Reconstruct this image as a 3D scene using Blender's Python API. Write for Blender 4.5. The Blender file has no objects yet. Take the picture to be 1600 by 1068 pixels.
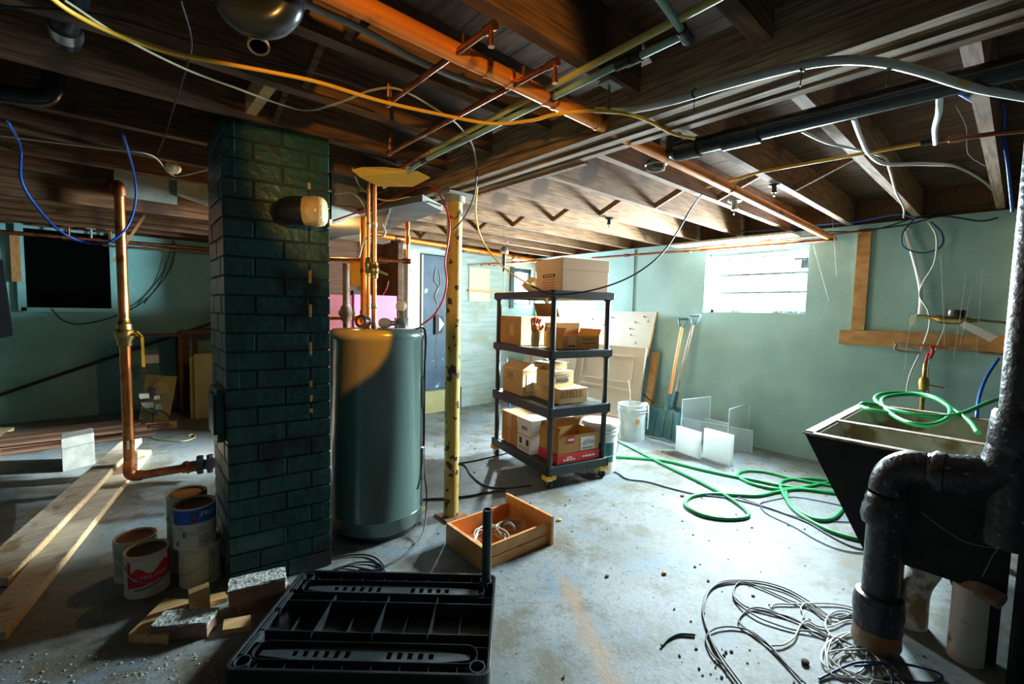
import bpy, bmesh, math, random
from mathutils import Vector, Matrix
random.seed(7)
SC = bpy.context.scene
COL = SC.collection
PI = math.pi
V = Vector
# ------------------------------------------------------------------ camera
F_PX, CX, CY, H = 700.0, 800.0, 534.0, 1.30
HEAD, PITCH, ROLL = math.radians(48.6), math.radians(3.95), math.radians(1.25)
fwd = V((math.cos(HEAD)*math.cos(PITCH), math.sin(HEAD)*math.cos(PITCH), -math.sin(PITCH)))
r0 = V((math.sin(HEAD), -math.cos(HEAD), 0)); u0 = r0.cross(fwd)
rgt = r0*math.cos(ROLL)+u0*math.sin(ROLL); upv = u0*math.cos(ROLL)-r0*math.sin(ROLL)
EYE = V((0, 0, H))
cam = bpy.data.cameras.new('camera'); camo = bpy.data.objects.new('camera', cam); COL.objects.link(camo)
cam.sensor_width = 36; cam.lens = 36*F_PX/1600; cam.clip_start = .02
m3 = Matrix((rgt, upv, -fwd)).transposed()
camo.matrix_world = Matrix.Translation(EYE) @ m3.to_4x4()
SC.camera = camo
def P(px, py, z=None, x=None, y=None, d=None):
    """the place in the room seen at a pixel, on a plane of known height, x, y or depth"""
    r = fwd + rgt*((px-CX)/F_PX) + upv*((CY-py)/F_PX)
    if z is not None: return EYE + r*((z-H)/r.z)
    if x is not None: return EYE + r*(x/r.x)
    if y is not None: return EYE + r*(y/r.y)
    return EYE + r*d
# ------------------------------------------------------------------ world, lights, exposure
SC.view_settings.view_transform = 'Standard'; SC.view_settings.look = 'None'
SC.view_settings.exposure = 0.3; SC.view_settings.gamma = 1.0
w = bpy.data.worlds.new('world'); SC.world = w; w.use_nodes = True
w.node_tree.nodes['Background'].inputs[0].default_value = (.86, .94, 1, 1)
w.node_tree.nodes['Background'].inputs[1].default_value = 3.0
def area(name, loc, aim, sx, sy, power, col):
    l = bpy.data.lights.new(name, 'AREA'); l.shape = 'RECTANGLE'; l.size = sx; l.size_y = sy; l.energy = power; l.color = col
    o = bpy.data.objects.new(name, l); COL.objects.link(o); o.location = loc
    o.rotation_euler = (V(aim)-V(loc)).to_track_quat('-Z', 'Y').to_euler(); return o
def point(name, loc, power, col, r=.03):
    l = bpy.data.lights.new(name, 'POINT'); l.energy = power; l.color = col; l.shadow_soft_size = r
    o = bpy.data.objects.new(name, l); COL.objects.link(o); o.location = loc; return o
area('daylight_side_window', (5.02, 1.79, 1.68), (1.2, 2.9, .75), .9, .55, 860, (.76, .93, 1))
area('daylight_back_window', (4.5, 5.16, 1.68), (2.5, 3.2, .5), .36, .45, 620, (.8, .95, 1))
lo_ = area('left_floor_boost', (5.01, 1.98, 1.66), (-.30, 4.15, .0), .50, .52, 260, (.80, .95, 1)); lo_.data.spread = math.radians(30)  # added narrow beam in the side window, brightens the left floor
point('lamp_behind_heater', (1.3, 3.55, 1.86), 15, (1, .52, .13))
sp = bpy.data.lights.new('warm_fill_spot', 'SPOT'); sp.energy = 95; sp.color = (1, .52, .12); sp.spot_size = math.radians(34); sp.spot_blend = .3; sp.shadow_soft_size = .03  # added warm spot out of view, fills the ceiling and copper pipe
spo = bpy.data.objects.new('warm_fill_spot', sp); COL.objects.link(spo); spo.location = (-.25, -.35, 1.75)
spo.rotation_euler = (V((1.0, 1.75, 2.0))-spo.location).to_track_quat('-Z', 'Y').to_euler()
s2 = bpy.data.lights.new('heater_patch_spot', 'SPOT'); s2.energy = 520; s2.color = (1, .21, .008); s2.spot_size = math.radians(12.5); s2.spot_blend = .35; s2.shadow_soft_size = .015  # added unseen spot that throws the orange patch onto the heater
s2o = bpy.data.objects.new('heater_patch_spot', s2); COL.objects.link(s2o); s2o.location = (1.08, .92, 1.96)
s2o.rotation_euler = (V((.945, 2.25, 1.14))-s2o.location).to_track_quat('-Z', 'Y').to_euler()
# ------------------------------------------------------------------ materials
def mat(name, c1, c2=None, rough=.7, metal=0, scale=8, stretch=(1, 1, 1), lo=.35, hi=.65, bump=0, bscale=60, c3=None, s3=3, t3=.55, w3=.08, alpha=1, trans=0, coords='Object', emit=None, coat=0, spec=.5, detail=6):
    m = bpy.data.materials.new(name); m.use_nodes = True; nt = m.node_tree; N = nt.nodes; L = nt.links
    b = N['Principled BSDF']; b.inputs['Roughness'].default_value = rough; b.inputs['Metallic'].default_value = metal
    b.inputs['Specular IOR Level'].default_value = spec
    b.inputs['Base Color'].default_value = (*c1, 1)
    if coat: b.inputs['Coat Weight'].default_value = coat; b.inputs['Coat Roughness'].default_value = .15
    if trans: b.inputs['Transmission Weight'].default_value = trans
    if alpha < 1: b.inputs['Alpha'].default_value = alpha
    if emit: b.inputs['Emission Color'].default_value = (*emit[:3], 1); b.inputs['Emission Strength'].default_value = emit[3]
    tc = N.new('ShaderNodeTexCoord'); mp = N.new('ShaderNodeMapping'); L.new(tc.outputs[coords], mp.inputs[0]); mp.inputs['Scale'].default_value = stretch
    if c2:
        n = N.new('ShaderNodeTexNoise'); n.inputs['Scale'].default_value = scale; n.inputs['Detail'].default_value = detail; L.new(mp.outputs[0], n.inputs[0])
        r = N.new('ShaderNodeValToRGB'); r.color_ramp.elements[0].position = lo; r.color_ramp.elements[1].position = hi
        r.color_ramp.elements[0].color = (*c1, 1); r.color_ramp.elements[1].color = (*c2, 1)
        L.new(n.outputs[0], r.inputs[0]); out = r.outputs[0]
        if c3:
            n3 = N.new('ShaderNodeTexNoise'); n3.inputs['Scale'].default_value = s3; n3.inputs['Detail'].default_value = 5; L.new(tc.outputs[coords], n3.inputs[0])
            r3 = N.new('ShaderNodeValToRGB'); r3.color_ramp.elements[0].position = t3; r3.color_ramp.elements[1].position = t3+w3
            r3.color_ramp.elements[0].color = (0, 0, 0, 1); r3.color_ramp.elements[1].color = (1, 1, 1, 1); L.new(n3.outputs[0], r3.inputs[0])
            mx = N.new('ShaderNodeMix'); mx.data_type = 'RGBA'; L.new(r3.outputs[0], mx.inputs[0]); L.new(out, mx.inputs[6]); mx.inputs[7].default_value = (*c3, 1); out = mx.outputs[2]
        L.new(out, b.inputs['Base Color'])
    if bump:
        n = N.new('ShaderNodeTexNoise'); n.inputs['Scale'].default_value = bscale; n.inputs['Detail'].default_value = 4; L.new(mp.outputs[0], n.inputs[0])
        bp = N.new('ShaderNodeBump'); bp.inputs['Strength'].default_value = bump; bp.inputs['Distance'].default_value = .01
        L.new(n.outputs[0], bp.inputs['Height']); L.new(bp.outputs[0], b.inputs['Normal'])
    return m
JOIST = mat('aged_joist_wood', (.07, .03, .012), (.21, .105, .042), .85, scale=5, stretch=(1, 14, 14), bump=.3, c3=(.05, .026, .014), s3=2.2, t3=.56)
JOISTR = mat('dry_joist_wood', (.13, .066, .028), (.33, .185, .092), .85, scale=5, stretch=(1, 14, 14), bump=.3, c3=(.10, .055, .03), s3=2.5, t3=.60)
BEAMW = mat('beam_wood', (.115, .062, .028), (.36, .235, .12), .85, scale=5, stretch=(20, 1, 20), bump=.4)
DECK = mat('dark_subfloor_boards', (.05, .022, .010), (.15, .075, .035), .9, scale=4, stretch=(10, 1, 1), bump=.3)
WOODN = mat('new_pine', (.50, .29, .10), (.68, .44, .2), .65, scale=6, stretch=(1, 12, 12), bump=.1)
WOODV = mat('wall_pine', (.36, .17, .05), (.52, .28, .10), .7, scale=6, stretch=(12, 1.5, 3), bump=.1)
LUMBER = mat('dusty_lumber', (.38, .32, .22), (.62, .55, .42), .8, scale=6, stretch=(1.5, 12, 12), c3=(.28, .2, .1), s3=6, t3=.6)
LUMBERE = mat('lumber_edge', (.55, .36, .16), (.72, .52, .28), .7, scale=6, stretch=(2, 12, 12))
WALL = mat('teal_painted_concrete', (.29, .50, .51), (.36, .59, .60), .75, scale=3, bump=.15, bscale=40, c3=(.26, .43, .42), s3=1.4, t3=.58, w3=.15)
WALLB = mat('whitewashed_board_concrete', (.34, .44, .42), (.46, .56, .53), .8, scale=3, bump=.3, bscale=30, stretch=(1, 1, 8), c3=(.35, .40, .32), s3=2, t3=.6)
WALLL = mat('green_grey_wall', (.19, .46, .45), (.26, .56, .55), .85, scale=3, bump=.2, bscale=40, c3=(.12, .14, .085), s3=.8, t3=.52, w3=.2)
GREYW = mat('grey_concrete', (.06, .06, .055), (.10, .10, .09), .9, scale=4, bump=.2)
BRICK = mat('black_green_gloss_brick', (.009, .055, .052), (.016, .085, .080), .32, scale=12, bump=.35, bscale=30, c3=(.008, .016, .014), s3=4, t3=.55, coords='Object')
MORTAR = mat('dark_mortar', (.006, .012, .011), (.02, .03, .026), .6, scale=20, bump=.4)
HEATER = mat('dark_green_enamel', (.075, .135, .12), (.10, .165, .145), .2, scale=2, stretch=(1, 1, .4), coat=.4, c3=(.10, .12, .10), s3=1.8, t3=.62, w3=.1)
COPPER = mat('copper', (.62, .20, .055), (.78, .34, .12), .36, 1, scale=8, c3=(.34, .10, .03), s3=10, t3=.56)
COPPERD = mat('tarnished_copper', (.28, .09, .04), (.50, .20, .09), .45, 1, scale=10, c3=(.12, .05, .03), s3=12, t3=.6)
COPPERP = mat('bright_copper_drain', (.80, .21, .02), (.9, .30, .04), .38, .45, scale=3, stretch=(.4, 1, 1), c3=(.45, .13, .03), s3=9, t3=.6)
BRASS = mat('brass', (.42, .28, .08), (.62, .45, .16), .35, 1, scale=20)
SOLDER = mat('solder', (.55, .42, .2), (.8, .6, .3), .4, .8, scale=30)
BLACKP = mat('black_plastic', (.012, .015, .017), (.018, .022, .025), .32, scale=20)
SHELFP = mat('charcoal_shelf_plastic', (.018, .026, .030), (.030, .040, .044), .45, scale=25)
ABS = mat('black_abs_pipe', (.010, .014, .018), (.018, .024, .03), .25, scale=10)
IRON = mat('dusty_cast_iron', (.008, .010, .014), (.022, .026, .034), .36, scale=14, bump=.5, bscale=45, c3=(.16, .18, .20), s3=48, t3=.64, w3=.05)
RUST = mat('rusty_iron', (.16, .07, .03), (.32, .30, .24), .8, scale=9, bump=.4, c3=(.30, .12, .04), s3=5, t3=.5)
WHITEPIPE = mat('chipped_white_pipe', (.55, .53, .46), (.66, .64, .58), .55, scale=10, bump=.3, c3=(.24, .16, .07), s3=6, t3=.56, w3=.06)
TUBIN = mat('stained_tub_concrete', (.30, .29, .20), (.48, .48, .38), .8, scale=7, bump=.3, c3=(.16, .13, .05), s3=5, t3=.56)
TUBOUT = mat('black_tub_side', (.005, .006, .008), (.012, .014, .016), .55, scale=9, bump=.3, c3=(.03, .034, .036), s3=18, t3=.66, spec=.3)
TUBRIM = mat('worn_tub_rim', (.30, .14, .08), (.58, .54, .44), .8, scale=16)
COLM = mat('flaking_yellow_paint', (.52, .34, .05), (.60, .47, .12), .55, scale=6, bump=.2, c3=(.07, .03, .015), s3=17, t3=.575, w3=.02)
TEALC = mat('blue_door_paint', (.022, .055, .095), (.04, .09, .14), .55, scale=8, bump=.2, c3=(.35, .42, .46), s3=7, t3=.66, w3=.03)
PINK = mat('pink_cabinet_paint', (.55, .20, .38), (.62, .26, .44), .5, scale=3)
PINKD = mat('dull_red_cabinet_side', (.26, .04, .06), (.34, .07, .09), .5, scale=3)
GALV = mat('galvanised_sheet', (.28, .36, .33), (.40, .48, .44), .5, .55, scale=9, c3=(.2, .26, .23), s3=3)
DUSTM = mat('dusty_sheet_metal', (.25, .27, .24), (.34, .36, .32), .7, .1, scale=5)
CARD = mat('cardboard', (.42, .215, .06), (.49, .265, .085), .85, scale=4)
CARDL = mat('pale_cardboard', (.54, .34, .14), (.60, .40, .19), .85, scale=4)
CARDT = mat('box_tan_panel', (.74, .51, .32), (.80, .57, .38), .8, scale=2)
WHITEC = mat('white_carton', (.72, .70, .66), (.78, .76, .72), .7, scale=3)
WHITE = mat('white_plastic', (.80, .81, .80), (.84, .85, .84), .4, scale=4)
WHITEB = mat('white_board', (.46, .46, .39), (.56, .56, .49), .6, scale=3, c3=(.26, .22, .15), s3=9, t3=.67, w3=.02)
CREAM = mat('cream_door_paint', (.52, .46, .35), (.58, .52, .41), .55, scale=4)
BUCKET = mat('grey_white_bucket', (.42, .50, .52), (.60, .66, .66), .5, scale=8, c3=(.7, .74, .72), s3=5, t3=.58)
RED = mat('red_print', (.62, .02, .03), rough=.5)
BLUE = mat('blue_print', (.02, .10, .52), rough=.45)
BLACK = mat('black_print', (.012, .012, .012), rough=.6)
GREYT = mat('grey_print', (.16, .16, .16), rough=.6)
TEALT = mat('teal_print', (.02, .18, .20), rough=.5)
GREEN = mat('green_hose_rubber', (.010, .34, .09), (.02, .42, .13), .38, scale=5)
YELLOW = mat('yellow_cord', (.85, .45, .02), (.9, .52, .05), .45, scale=5)
YGREEN = mat('yellow_green_pipe', (.45, .42, .10), (.52, .50, .16), .5, scale=5)
TEALP = mat('pale_teal_pipe', (.22, .38, .32), (.30, .46, .38), .5, scale=9)
WCABLE = mat('white_cable', (.55, .56, .48), (.66, .66, .58), .55, scale=7)
GCABLE = mat('grey_cable', (.24, .24, .22), (.34, .34, .31), .6, scale=8)
BCABLE = mat('black_cable', (.012, .014, .018), rough=.5)
BLCABLE = mat('blue_cable', (.01, .10, .50), rough=.4)
NAVY = mat('navy_cord', (.02, .045, .13), rough=.45)
REDC = mat('red_wire', (.55, .03, .05), rough=.45)
HOSEG = mat('grey_white_hose', (.50, .56, .54), (.62, .66, .62), .45, scale=3, stretch=(1, 1, 1), c3=(.62, .48, .16), s3=9, t3=.6)
ORANGE = mat('orange_handle', (.72, .22, .04), (.78, .30, .07), .5, scale=10)
ASH = mat('grey_wood_handle', (.30, .25, .20), (.42, .36, .30), .7, scale=12)
BROOM = mat('dark_teal_plastic', (.015, .08, .09), (.03, .12, .13), .4, scale=12)
BROOMB = mat('grey_blue_plastic', (.16, .24, .27), rough=.4)
STEEL = mat('steel', (.5, .52, .52), (.62, .64, .64), .3, 1, scale=10)
LID = mat('rusty_can_lid', (.10, .045, .025), (.17, .08, .045), .6, .3, scale=14, c3=(.30, .13, .05), s3=8, t3=.6)
CANW = mat('dirty_can_paper', (.58, .56, .46), (.68, .66, .56), .6, scale=7, c3=(.40, .36, .22), s3=4, t3=.6)
CANG = mat('mint_can', (.30, .46, .36), (.4, .54, .44), .5, scale=5)
OLDBRICK = mat('reclaimed_brick', (.16, .09, .065), (.26, .15, .10), .9, scale=14, bump=.6, bscale=50)
MORT2 = mat('old_mortar_crust', (.30, .32, .30), (.52, .54, .50), .95, scale=60, bump=.8, bscale=70, c3=(.12, .12, .11), s3=45, t3=.58)
BOXW = mat('orange_stained_wood', (.62, .25, .06), (.75, .36, .11), .5, scale=5, stretch=(2, 8, 8), coat=.2)
BOXI = mat('red_orange_inside_wood', (.62, .18, .03), (.7, .25, .06), .55, scale=5)
DARKHOLE = mat('black_shade_fill', (.002, .002, .002), rough=1, spec=0)  # flat black stands in for the shade inside openings
BROWNW = mat('brown_wall_boards', (.10, .045, .02), (.17, .08, .04), .8, scale=4, stretch=(1, 1, 10), bump=.2)
OLIVE = mat('olive_panel', (.34, .32, .13), (.42, .40, .18), .7, scale=5)
GLASS = mat('window_glass', (.9, .97, 1), rough=.02, alpha=.12)
PLEX = mat('clear_acrylic', (.75, .86, .88), rough=.05, alpha=.16)
PLEXE = mat('acrylic_edge', (.80, .90, .90), rough=.2, alpha=.85)
PLEXF = mat('frosted_acrylic', (.62, .74, .76), rough=.4, alpha=.42)
OPAL = mat('opal_white_acrylic', (.90, .93, .93), rough=.3)
def _opal():
    nt = OPAL.node_tree; b_ = nt.nodes['Principled BSDF']; tr = nt.nodes.new('ShaderNodeBsdfTranslucent'); tr.inputs[0].default_value = (.92, .95, .95, 1)
    mx = nt.nodes.new('ShaderNodeMixShader'); mx.inputs[0].default_value = .55; nt.links.new(b_.outputs[0], mx.inputs[1]); nt.links.new(tr.outputs[0], mx.inputs[2])
    nt.links.new(mx.outputs[0], nt.nodes['Material Output'].inputs[0])
_opal()
DUCTM = mat('dull_duct_sheet', (.09, .10, .09), (.15, .16, .145), .75, .1, scale=5)
BEIGEC = mat('beige_cable', (.26, .24, .14), (.34, .31, .19), .6, scale=8)
TAPE = mat('crumpled_tan_tape', (.62, .42, .16), (.78, .62, .36), .3, scale=20, bump=.8, bscale=30, coat=.5)
DIRT = mat('dark_crumbs', (.03, .028, .024), rough=.9)
LEAF = mat('ochre_crumb', (.5, .34, .10), rough=.8)
BULB = mat('opal_bulb', (.85, .86, .85), rough=.25)
WEB = mat('cobweb', (.6, .62, .58), rough=.9, alpha=.45)
GLOVE = mat('orange_red_glove', (.62, .16, .05), (.7, .24, .1), .8, scale=12)
YELB = mat('yellow_card', (.85, .48, .03), (.92, .56, .06), .6, scale=4)
PAPERY = mat('yellowed_paper', (.66, .64, .40), (.72, .70, .48), .8, scale=3)
# floor
FLOOR = bpy.data.materials.new('stained_concrete_floor'); FLOOR.use_nodes = True
def _fl():
    nt = FLOOR.node_tree; N = nt.nodes; L = nt.links; b = N['Principled BSDF']; b.inputs['Roughness'].default_value = .62
    tc = N.new('ShaderNodeTexCoord')
    def noise(s, d=6, rough=.6):
        n = N.new('ShaderNodeTexNoise'); n.inputs['Scale'].default_value = s; n.inputs['Detail'].default_value = d; n.inputs['Roughness'].default_value = rough
        L.new(tc.outputs['Object'], n.inputs[0]); return n.outputs[0]
    def ramp(f, stops):
        r = N.new('ShaderNodeValToRGB'); e = r.color_ramp.elements
        e[0].position, e[0].color = stops[0][0], (*stops[0][1], 1); e[1].position, e[1].color = stops[-1][0], (*stops[-1][1], 1)
        for p, c in stops[1:-1]: q = e.new(p); q.color = (*c, 1)
        L.new(f, r.inputs[0]); return r.outputs[0]
    def mix(f, a, c, mode='MIX'):
        m = N.new('ShaderNodeMix'); m.data_type = 'RGBA'; m.blend_type = mode
        if isinstance(f, float): m.inputs[0].default_value = f
        else: L.new(f, m.inputs[0])
        L.new(a, m.inputs[6])
        if isinstance(c, tuple): m.inputs[7].default_value = (*c, 1)
        else: L.new(c, m.inputs[7])
        return m.outputs[2]
    base = ramp(noise(1.3), [(.3, (.125, .145, .135)), (.5, (.195, .215, .21)), (.7, (.27, .295, .30))])
    c = mix(ramp(noise(3.1, 8, .7), [(.48, (0, 0, 0)), (.60, (1, 1, 1))]), base, (.115, .108, .07))
    c = mix(ramp(noise(2.3, 4), [(.50, (0, 0, 0)), (.68, (.8, .8, .8))]), c, (.14, .215, .27))
    c = mix(ramp(noise(24, 8, .8), [(.53, (0, 0, 0)), (.66, (.9, .9, .9))]), c, (.065, .062, .05))
    c = mix(ramp(noise(75, 4, .7), [(.625, (0, 0, 0)), (.66, (1, 1, 1))]), c, (.018, .017, .014))
    # a rust stained strip crossing the slab
    sx = N.new('ShaderNodeSeparateXYZ'); L.new(tc.outputs['Object'], sx.inputs[0])
    a = N.new('ShaderNodeMath'); a.operation = 'MULTIPLY_ADD'; L.new(sx.outputs[1], a.inputs[0]); a.inputs[1].default_value = -.62; a.inputs[2].default_value = .0
    s = N.new('ShaderNodeMath'); s.operation = 'ADD'; L.new(sx.outputs[0], s.inputs[0]); L.new(a.outputs[0], s.inputs[1])
    s2 = N.new('ShaderNodeMath'); s2.operation = 'SUBTRACT'; L.new(s.outputs[0], s2.inputs[0]); s2.inputs[1].default_value = .735
    ab = N.new('ShaderNodeMath'); ab.operation = 'ABSOLUTE'; L.new(s2.outputs[0], ab.inputs[0])
    n5 = noise(9, 6); ad = N.new('ShaderNodeMath'); ad.operation = 'MULTIPLY_ADD'; L.new(n5, ad.inputs[0]); ad.inputs[1].default_value = .16; L.new(ab.outputs[0], ad.inputs[2])
    st = ramp(ad.outputs[0], [(.085, (.7, .7, .7)), (.155, (0, 0, 0))])
    g = N.new('ShaderNodeMath'); g.operation = 'LESS_THAN'; L.new(sx.outputs[0], g.inputs[0]); g.inputs[1].default_value = 1.62
    mm = N.new('ShaderNodeMath'); mm.operation = 'MULTIPLY'; L.new(st, mm.inputs[0]); L.new(g.outputs[0], mm.inputs[1])
    c = mix(mm.outputs[0], c, (.33, .19, .085))
    L.new(c, b.inputs['Base Color'])
    bp = N.new('ShaderNodeBump'); bp.inputs['Strength'].default_value = .35; bp.inputs['Distance'].default_value = .008
    L.new(noise(40, 8, .7), bp.inputs['Height']); L.new(bp.outputs[0], b.inputs['Normal'])
_fl()
# ------------------------------------------------------------------ geometry helpers
def rz(a): return Matrix.Rotation(a, 4, 'Z')
def TM(loc, a=0): return Matrix.Translation(V(loc)) @ rz(a)
def basis(z):
    z = V(z).normalized(); t = V((0, 0, 1)) if abs(z.z) < .95 else V((1, 0, 0)); x = t.cross(z).normalized(); return x, z.cross(x), z
def smooth_path(pts, n=8):
    pts = [V(p) for p in pts]
    if len(pts) < 3 or n < 2: return pts
    out = []
    for i in range(len(pts)-1):
        p0 = pts[i-1] if i else pts[0]*2-pts[1]; p1 = pts[i]; p2 = pts[i+1]; p3 = pts[i+2] if i+2 < len(pts) else p2*2-p1
        for k in range(n):
            t = k/n; out.append(.5*((2*p1)+(p2-p0)*t+(2*p0-5*p1+4*p2-p3)*t*t+(3*p1-p0-3*p2+p3)*t**3))
    out.append(pts[-1]); return out
class MB:
    def __init__(s): s.b = bmesh.new(); s.sm = False
    def box(s, c, size, M=None, rot=None):
        c = V(c); h = V(size)/2; R = rot or Matrix.Identity(3)
        vs = [s.b.verts.new(c+R @ V((x*h.x, y*h.y, z*h.z))) for x in (-1, 1) for y in (-1, 1) for z in (-1, 1)]
        for f in ((0, 1, 3, 2), (4, 6, 7, 5), (0, 4, 5, 1), (2, 3, 7, 6), (0, 2, 6, 4), (1, 5, 7, 3)): s.b.faces.new([vs[i] for i in f])
        if M: bmesh.ops.transform(s.b, matrix=M, verts=vs)
        return vs
    def bb(s, x0, x1, y0, y1, z0, z1, M=None): return s.box(((x0+x1)/2, (y0+y1)/2, (z0+z1)/2), (abs(x1-x0), abs(y1-y0), abs(z1-z0)), M)
    def hexa(s, q, M=None):           # eight corners: bottom loop then top loop
        vs = [s.b.verts.new(V(p)) for p in q]
        for f in ((3, 2, 1, 0), (4, 5, 6, 7), (0, 1, 5, 4), (1, 2, 6, 5), (2, 3, 7, 6), (3, 0, 4, 7)): s.b.faces.new([vs[i] for i in f])
        if M: bmesh.ops.transform(s.b, matrix=M, verts=vs)
        return vs
    def bar(s, a, b, w, h, up=(0, 0, 1)):
        a, b = V(a), V(b); z = (b-a).normalized(); x = z.cross(V(up)).normalized(); y = x.cross(z)
        q = [p+x*(w/2*sx)+y*(h/2*sy) for p in (a, b) for sx, sy in ((-1, -1), (1, -1), (1, 1), (-1, 1))]
        return s.hexa(q)
    def tube(s, pts, r, seg=10, n=8, caps=True, closed=False):
        s.sm = True; pts = smooth_path(pts, n) if n > 1 else [V(p) for p in pts]
        rr = r if callable(r) else (lambda t: r)
        rings = []; x, y, z = basis(pts[1]-pts[0])
        for i, p in enumerate(pts):
            d = (pts[min(i+1, len(pts)-1)]-pts[max(i-1, 0)])
            if d.length < 1e-9: d = z
            d = d.normalized(); x = (x-d*x.dot(d)).normalized(); y = d.cross(x); q = rr(i/(len(pts)-1))
            rings.append([s.b.verts.new(p+(x*math.cos(2*PI*k/seg)+y*math.sin(2*PI*k/seg))*q) for k in range(seg)])
        for a, b in zip(rings, rings[1:]):
            for k in range(seg): s.b.faces.new((a[k], a[(k+1) % seg], b[(k+1) % seg], b[k]))
        if caps: s.b.faces.new(rings[0][::-1]); s.b.faces.new(rings[-1])
    def cyl(s, a, b, r, r2=None, seg=20): s.tube([a, b], (lambda t: r+(r2-r)*t) if r2 is not None else r, seg, 1)
    def ringtube(s, a, b, ro, ri, seg=20):   # open hollow pipe
        s.sm = True; a, b = V(a), V(b); x, y, z = basis(b-a); L = []
        for p, q in ((a, ro), (b, ro), (b, ri), (a, ri)): L.append([s.b.verts.new(p+(x*math.cos(2*PI*k/seg)+y*math.sin(2*PI*k/seg))*q) for k in range(seg)])
        for i in range(4):
            A, B = L[i], L[(i+1) % 4]
            for k in range(seg): s.b.faces.new((A[k], A[(k+1) % seg], B[(k+1) % seg], B[k]))
    def lathe(s, prof, c=(0, 0, 0), seg=32, a0=0, a1=2*PI, axis=None):
        s.sm = True; full = abs(a1-a0-2*PI) < 1e-6; m = seg if full else seg+1; rings = []
        X, Y, Z = basis(axis) if axis else (V((1, 0, 0)), V((0, 1, 0)), V((0, 0, 1)))
        for r, z in prof:
            rings.append([s.b.verts.new(V(c)+(X*math.cos(a0+(a1-a0)*k/seg)+Y*math.sin(a0+(a1-a0)*k/seg))*max(r, 1e-4)+Z*z) for k in range(m)])
        for a, b in zip(rings, rings[1:]):
            for k in range(seg if full else seg):
                j = (k+1) % m
                if not full and k == seg: continue
                s.b.faces.new((a[k], a[j], b[j], b[k]))
    def sphere(s, c, r, sx=1, sy=1, sz=1, seg=16):
        s.sm = True; bmesh.ops.create_uvsphere(s.b, u_segments=seg, v_segments=seg//2+2, radius=r, matrix=Matrix.Translation(V(c)) @ Matrix.Diagonal((sx, sy, sz, 1)))
    def prism(s, poly, off):          # polygon loop extruded by a vector
        off = V(off); a = [s.b.verts.new(V(p)) for p in poly]; b = [s.b.verts.new(V(p)+off) for p in poly]; n = len(a)
        s.b.faces.new(a[::-1]); s.b.faces.new(b)
        for k in range(n): s.b.faces.new((a[k], a[(k+1) % n], b[(k+1) % n], b[k]))
    def text(s, body, size, M, depth=.0006, shear=0):
        cu = bpy.data.curves.new('t', 'FONT'); cu.body = body; cu.size = size; cu.extrude = depth; cu.align_x = 'CENTER'; cu.align_y = 'CENTER'; cu.shear = shear; cu.resolution_u = 3
        o = bpy.data.objects.new('t', cu); COL.objects.link(o); bpy.context.view_layer.update()
        me = bpy.data.meshes.new_from_object(o.evaluated_get(bpy.context.evaluated_depsgraph_get()))
        me.transform(M); s.b.from_mesh(me); bpy.data.objects.remove(o); bpy.data.curves.remove(cu); bpy.data.meshes.remove(me)
    def build(s, name, m, parent=None, bevel=0, M=None, origin=None, sub=0, smooth=None):
        if M: bmesh.ops.transform(s.b, matrix=M, verts=s.b.verts)
        if origin is not None: bmesh.ops.translate(s.b, vec=-V(origin), verts=s.b.verts)
        bmesh.ops.recalc_face_normals(s.b, faces=s.b.faces)
        me = bpy.data.meshes.new(name); s.b.to_mesh(me); s.b.free(); me.materials.append(m)
        sm = s.sm if smooth is None else smooth
        if sm:
            for p in me.polygons: p.use_smooth = True
        o = bpy.data.objects.new(name, me); COL.objects.link(o)
        if origin is not None: o.location = origin
        if parent: o.parent = parent
        if bevel:
            md = o.modifiers.new('bevel', 'BEVEL'); md.width = bevel; md.segments = 2; md.limit_method = 'ANGLE'; md.angle_limit = .7
        if sm:
            try: me.set_sharp_from_angle(angle=math.radians(50))
            except Exception: pass
        return o
def tag(o, label, cat, group=None, kind=None):
    o['label'] = label; o['category'] = cat
    if group: o['group'] = group
    if kind: o['kind'] = kind
    return o
def thing(name, label, cat, loc=(0, 0, 0), a=0, group=None):
    o = bpy.data.objects.new(name, None); COL.objects.link(o); o.location = loc; o.rotation_euler = (0, 0, a); o.empty_display_size = .05
    return tag(o, label, cat, group)
def struct(name, mb, m, **k):
    o = mb.build(name, m, **k); o['kind'] = 'structure'; return o
def cable(name, label, cat, pts, r, m, group=None, n=8, seg=8, extra=None):
    b = MB(); b.tube(pts, r, seg, n)
    for e in (extra or []): b.tube(e, r, seg, n)
    return tag(b.build(name, m, origin=V(pts[0])), label, cat, group)
def px(lst, **k): return [P(*q[:2], **k) if len(q) == 2 else P(q[0], q[1], **{list(k)[0]: q[2]}) for q in lst]
# ------------------------------------------------------------------ room shell
XW, YB, YL, ZJ = 4.74, 4.89, 7.0, 2.10
ZT = 2.31
b = MB(); b.bb(-2.7, 5.1, -2.7, 7.3, -.12, 0); struct('floor', b, FLOOR)
b = MB()
for i in range(64):
    x0 = -2.7+i*.122; b.bb(x0, x0+.119, -2.7, 7.3, ZT, ZT+.03+.004*(i % 3))
struct('ceiling', b, DECK)
b = MB()                                                        # right wall, openings for the two side windows
wy0, wy1, wz0, wz1 = 1.32, 2.27, 1.335, 1.96
for (a0, a1, c0, c1) in ((-2.7, wy0, 0, ZT), (wy0, wy1, 0, wz0), (wy0, wy1, wz1, ZT), (wy1, 7.3, 0, ZT)):
    b.bb(XW, XW+.25, a0, a1, c0, min(c1, 2.09) if c1 > 2 else c1)
struct('wall_right', b, WALL)
b = MB()                                                        # back wall with horizontal form-board ridges
bx0, bx1, bz0, bz1 = 4.31, 4.70, 1.40, 1.93
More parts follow.
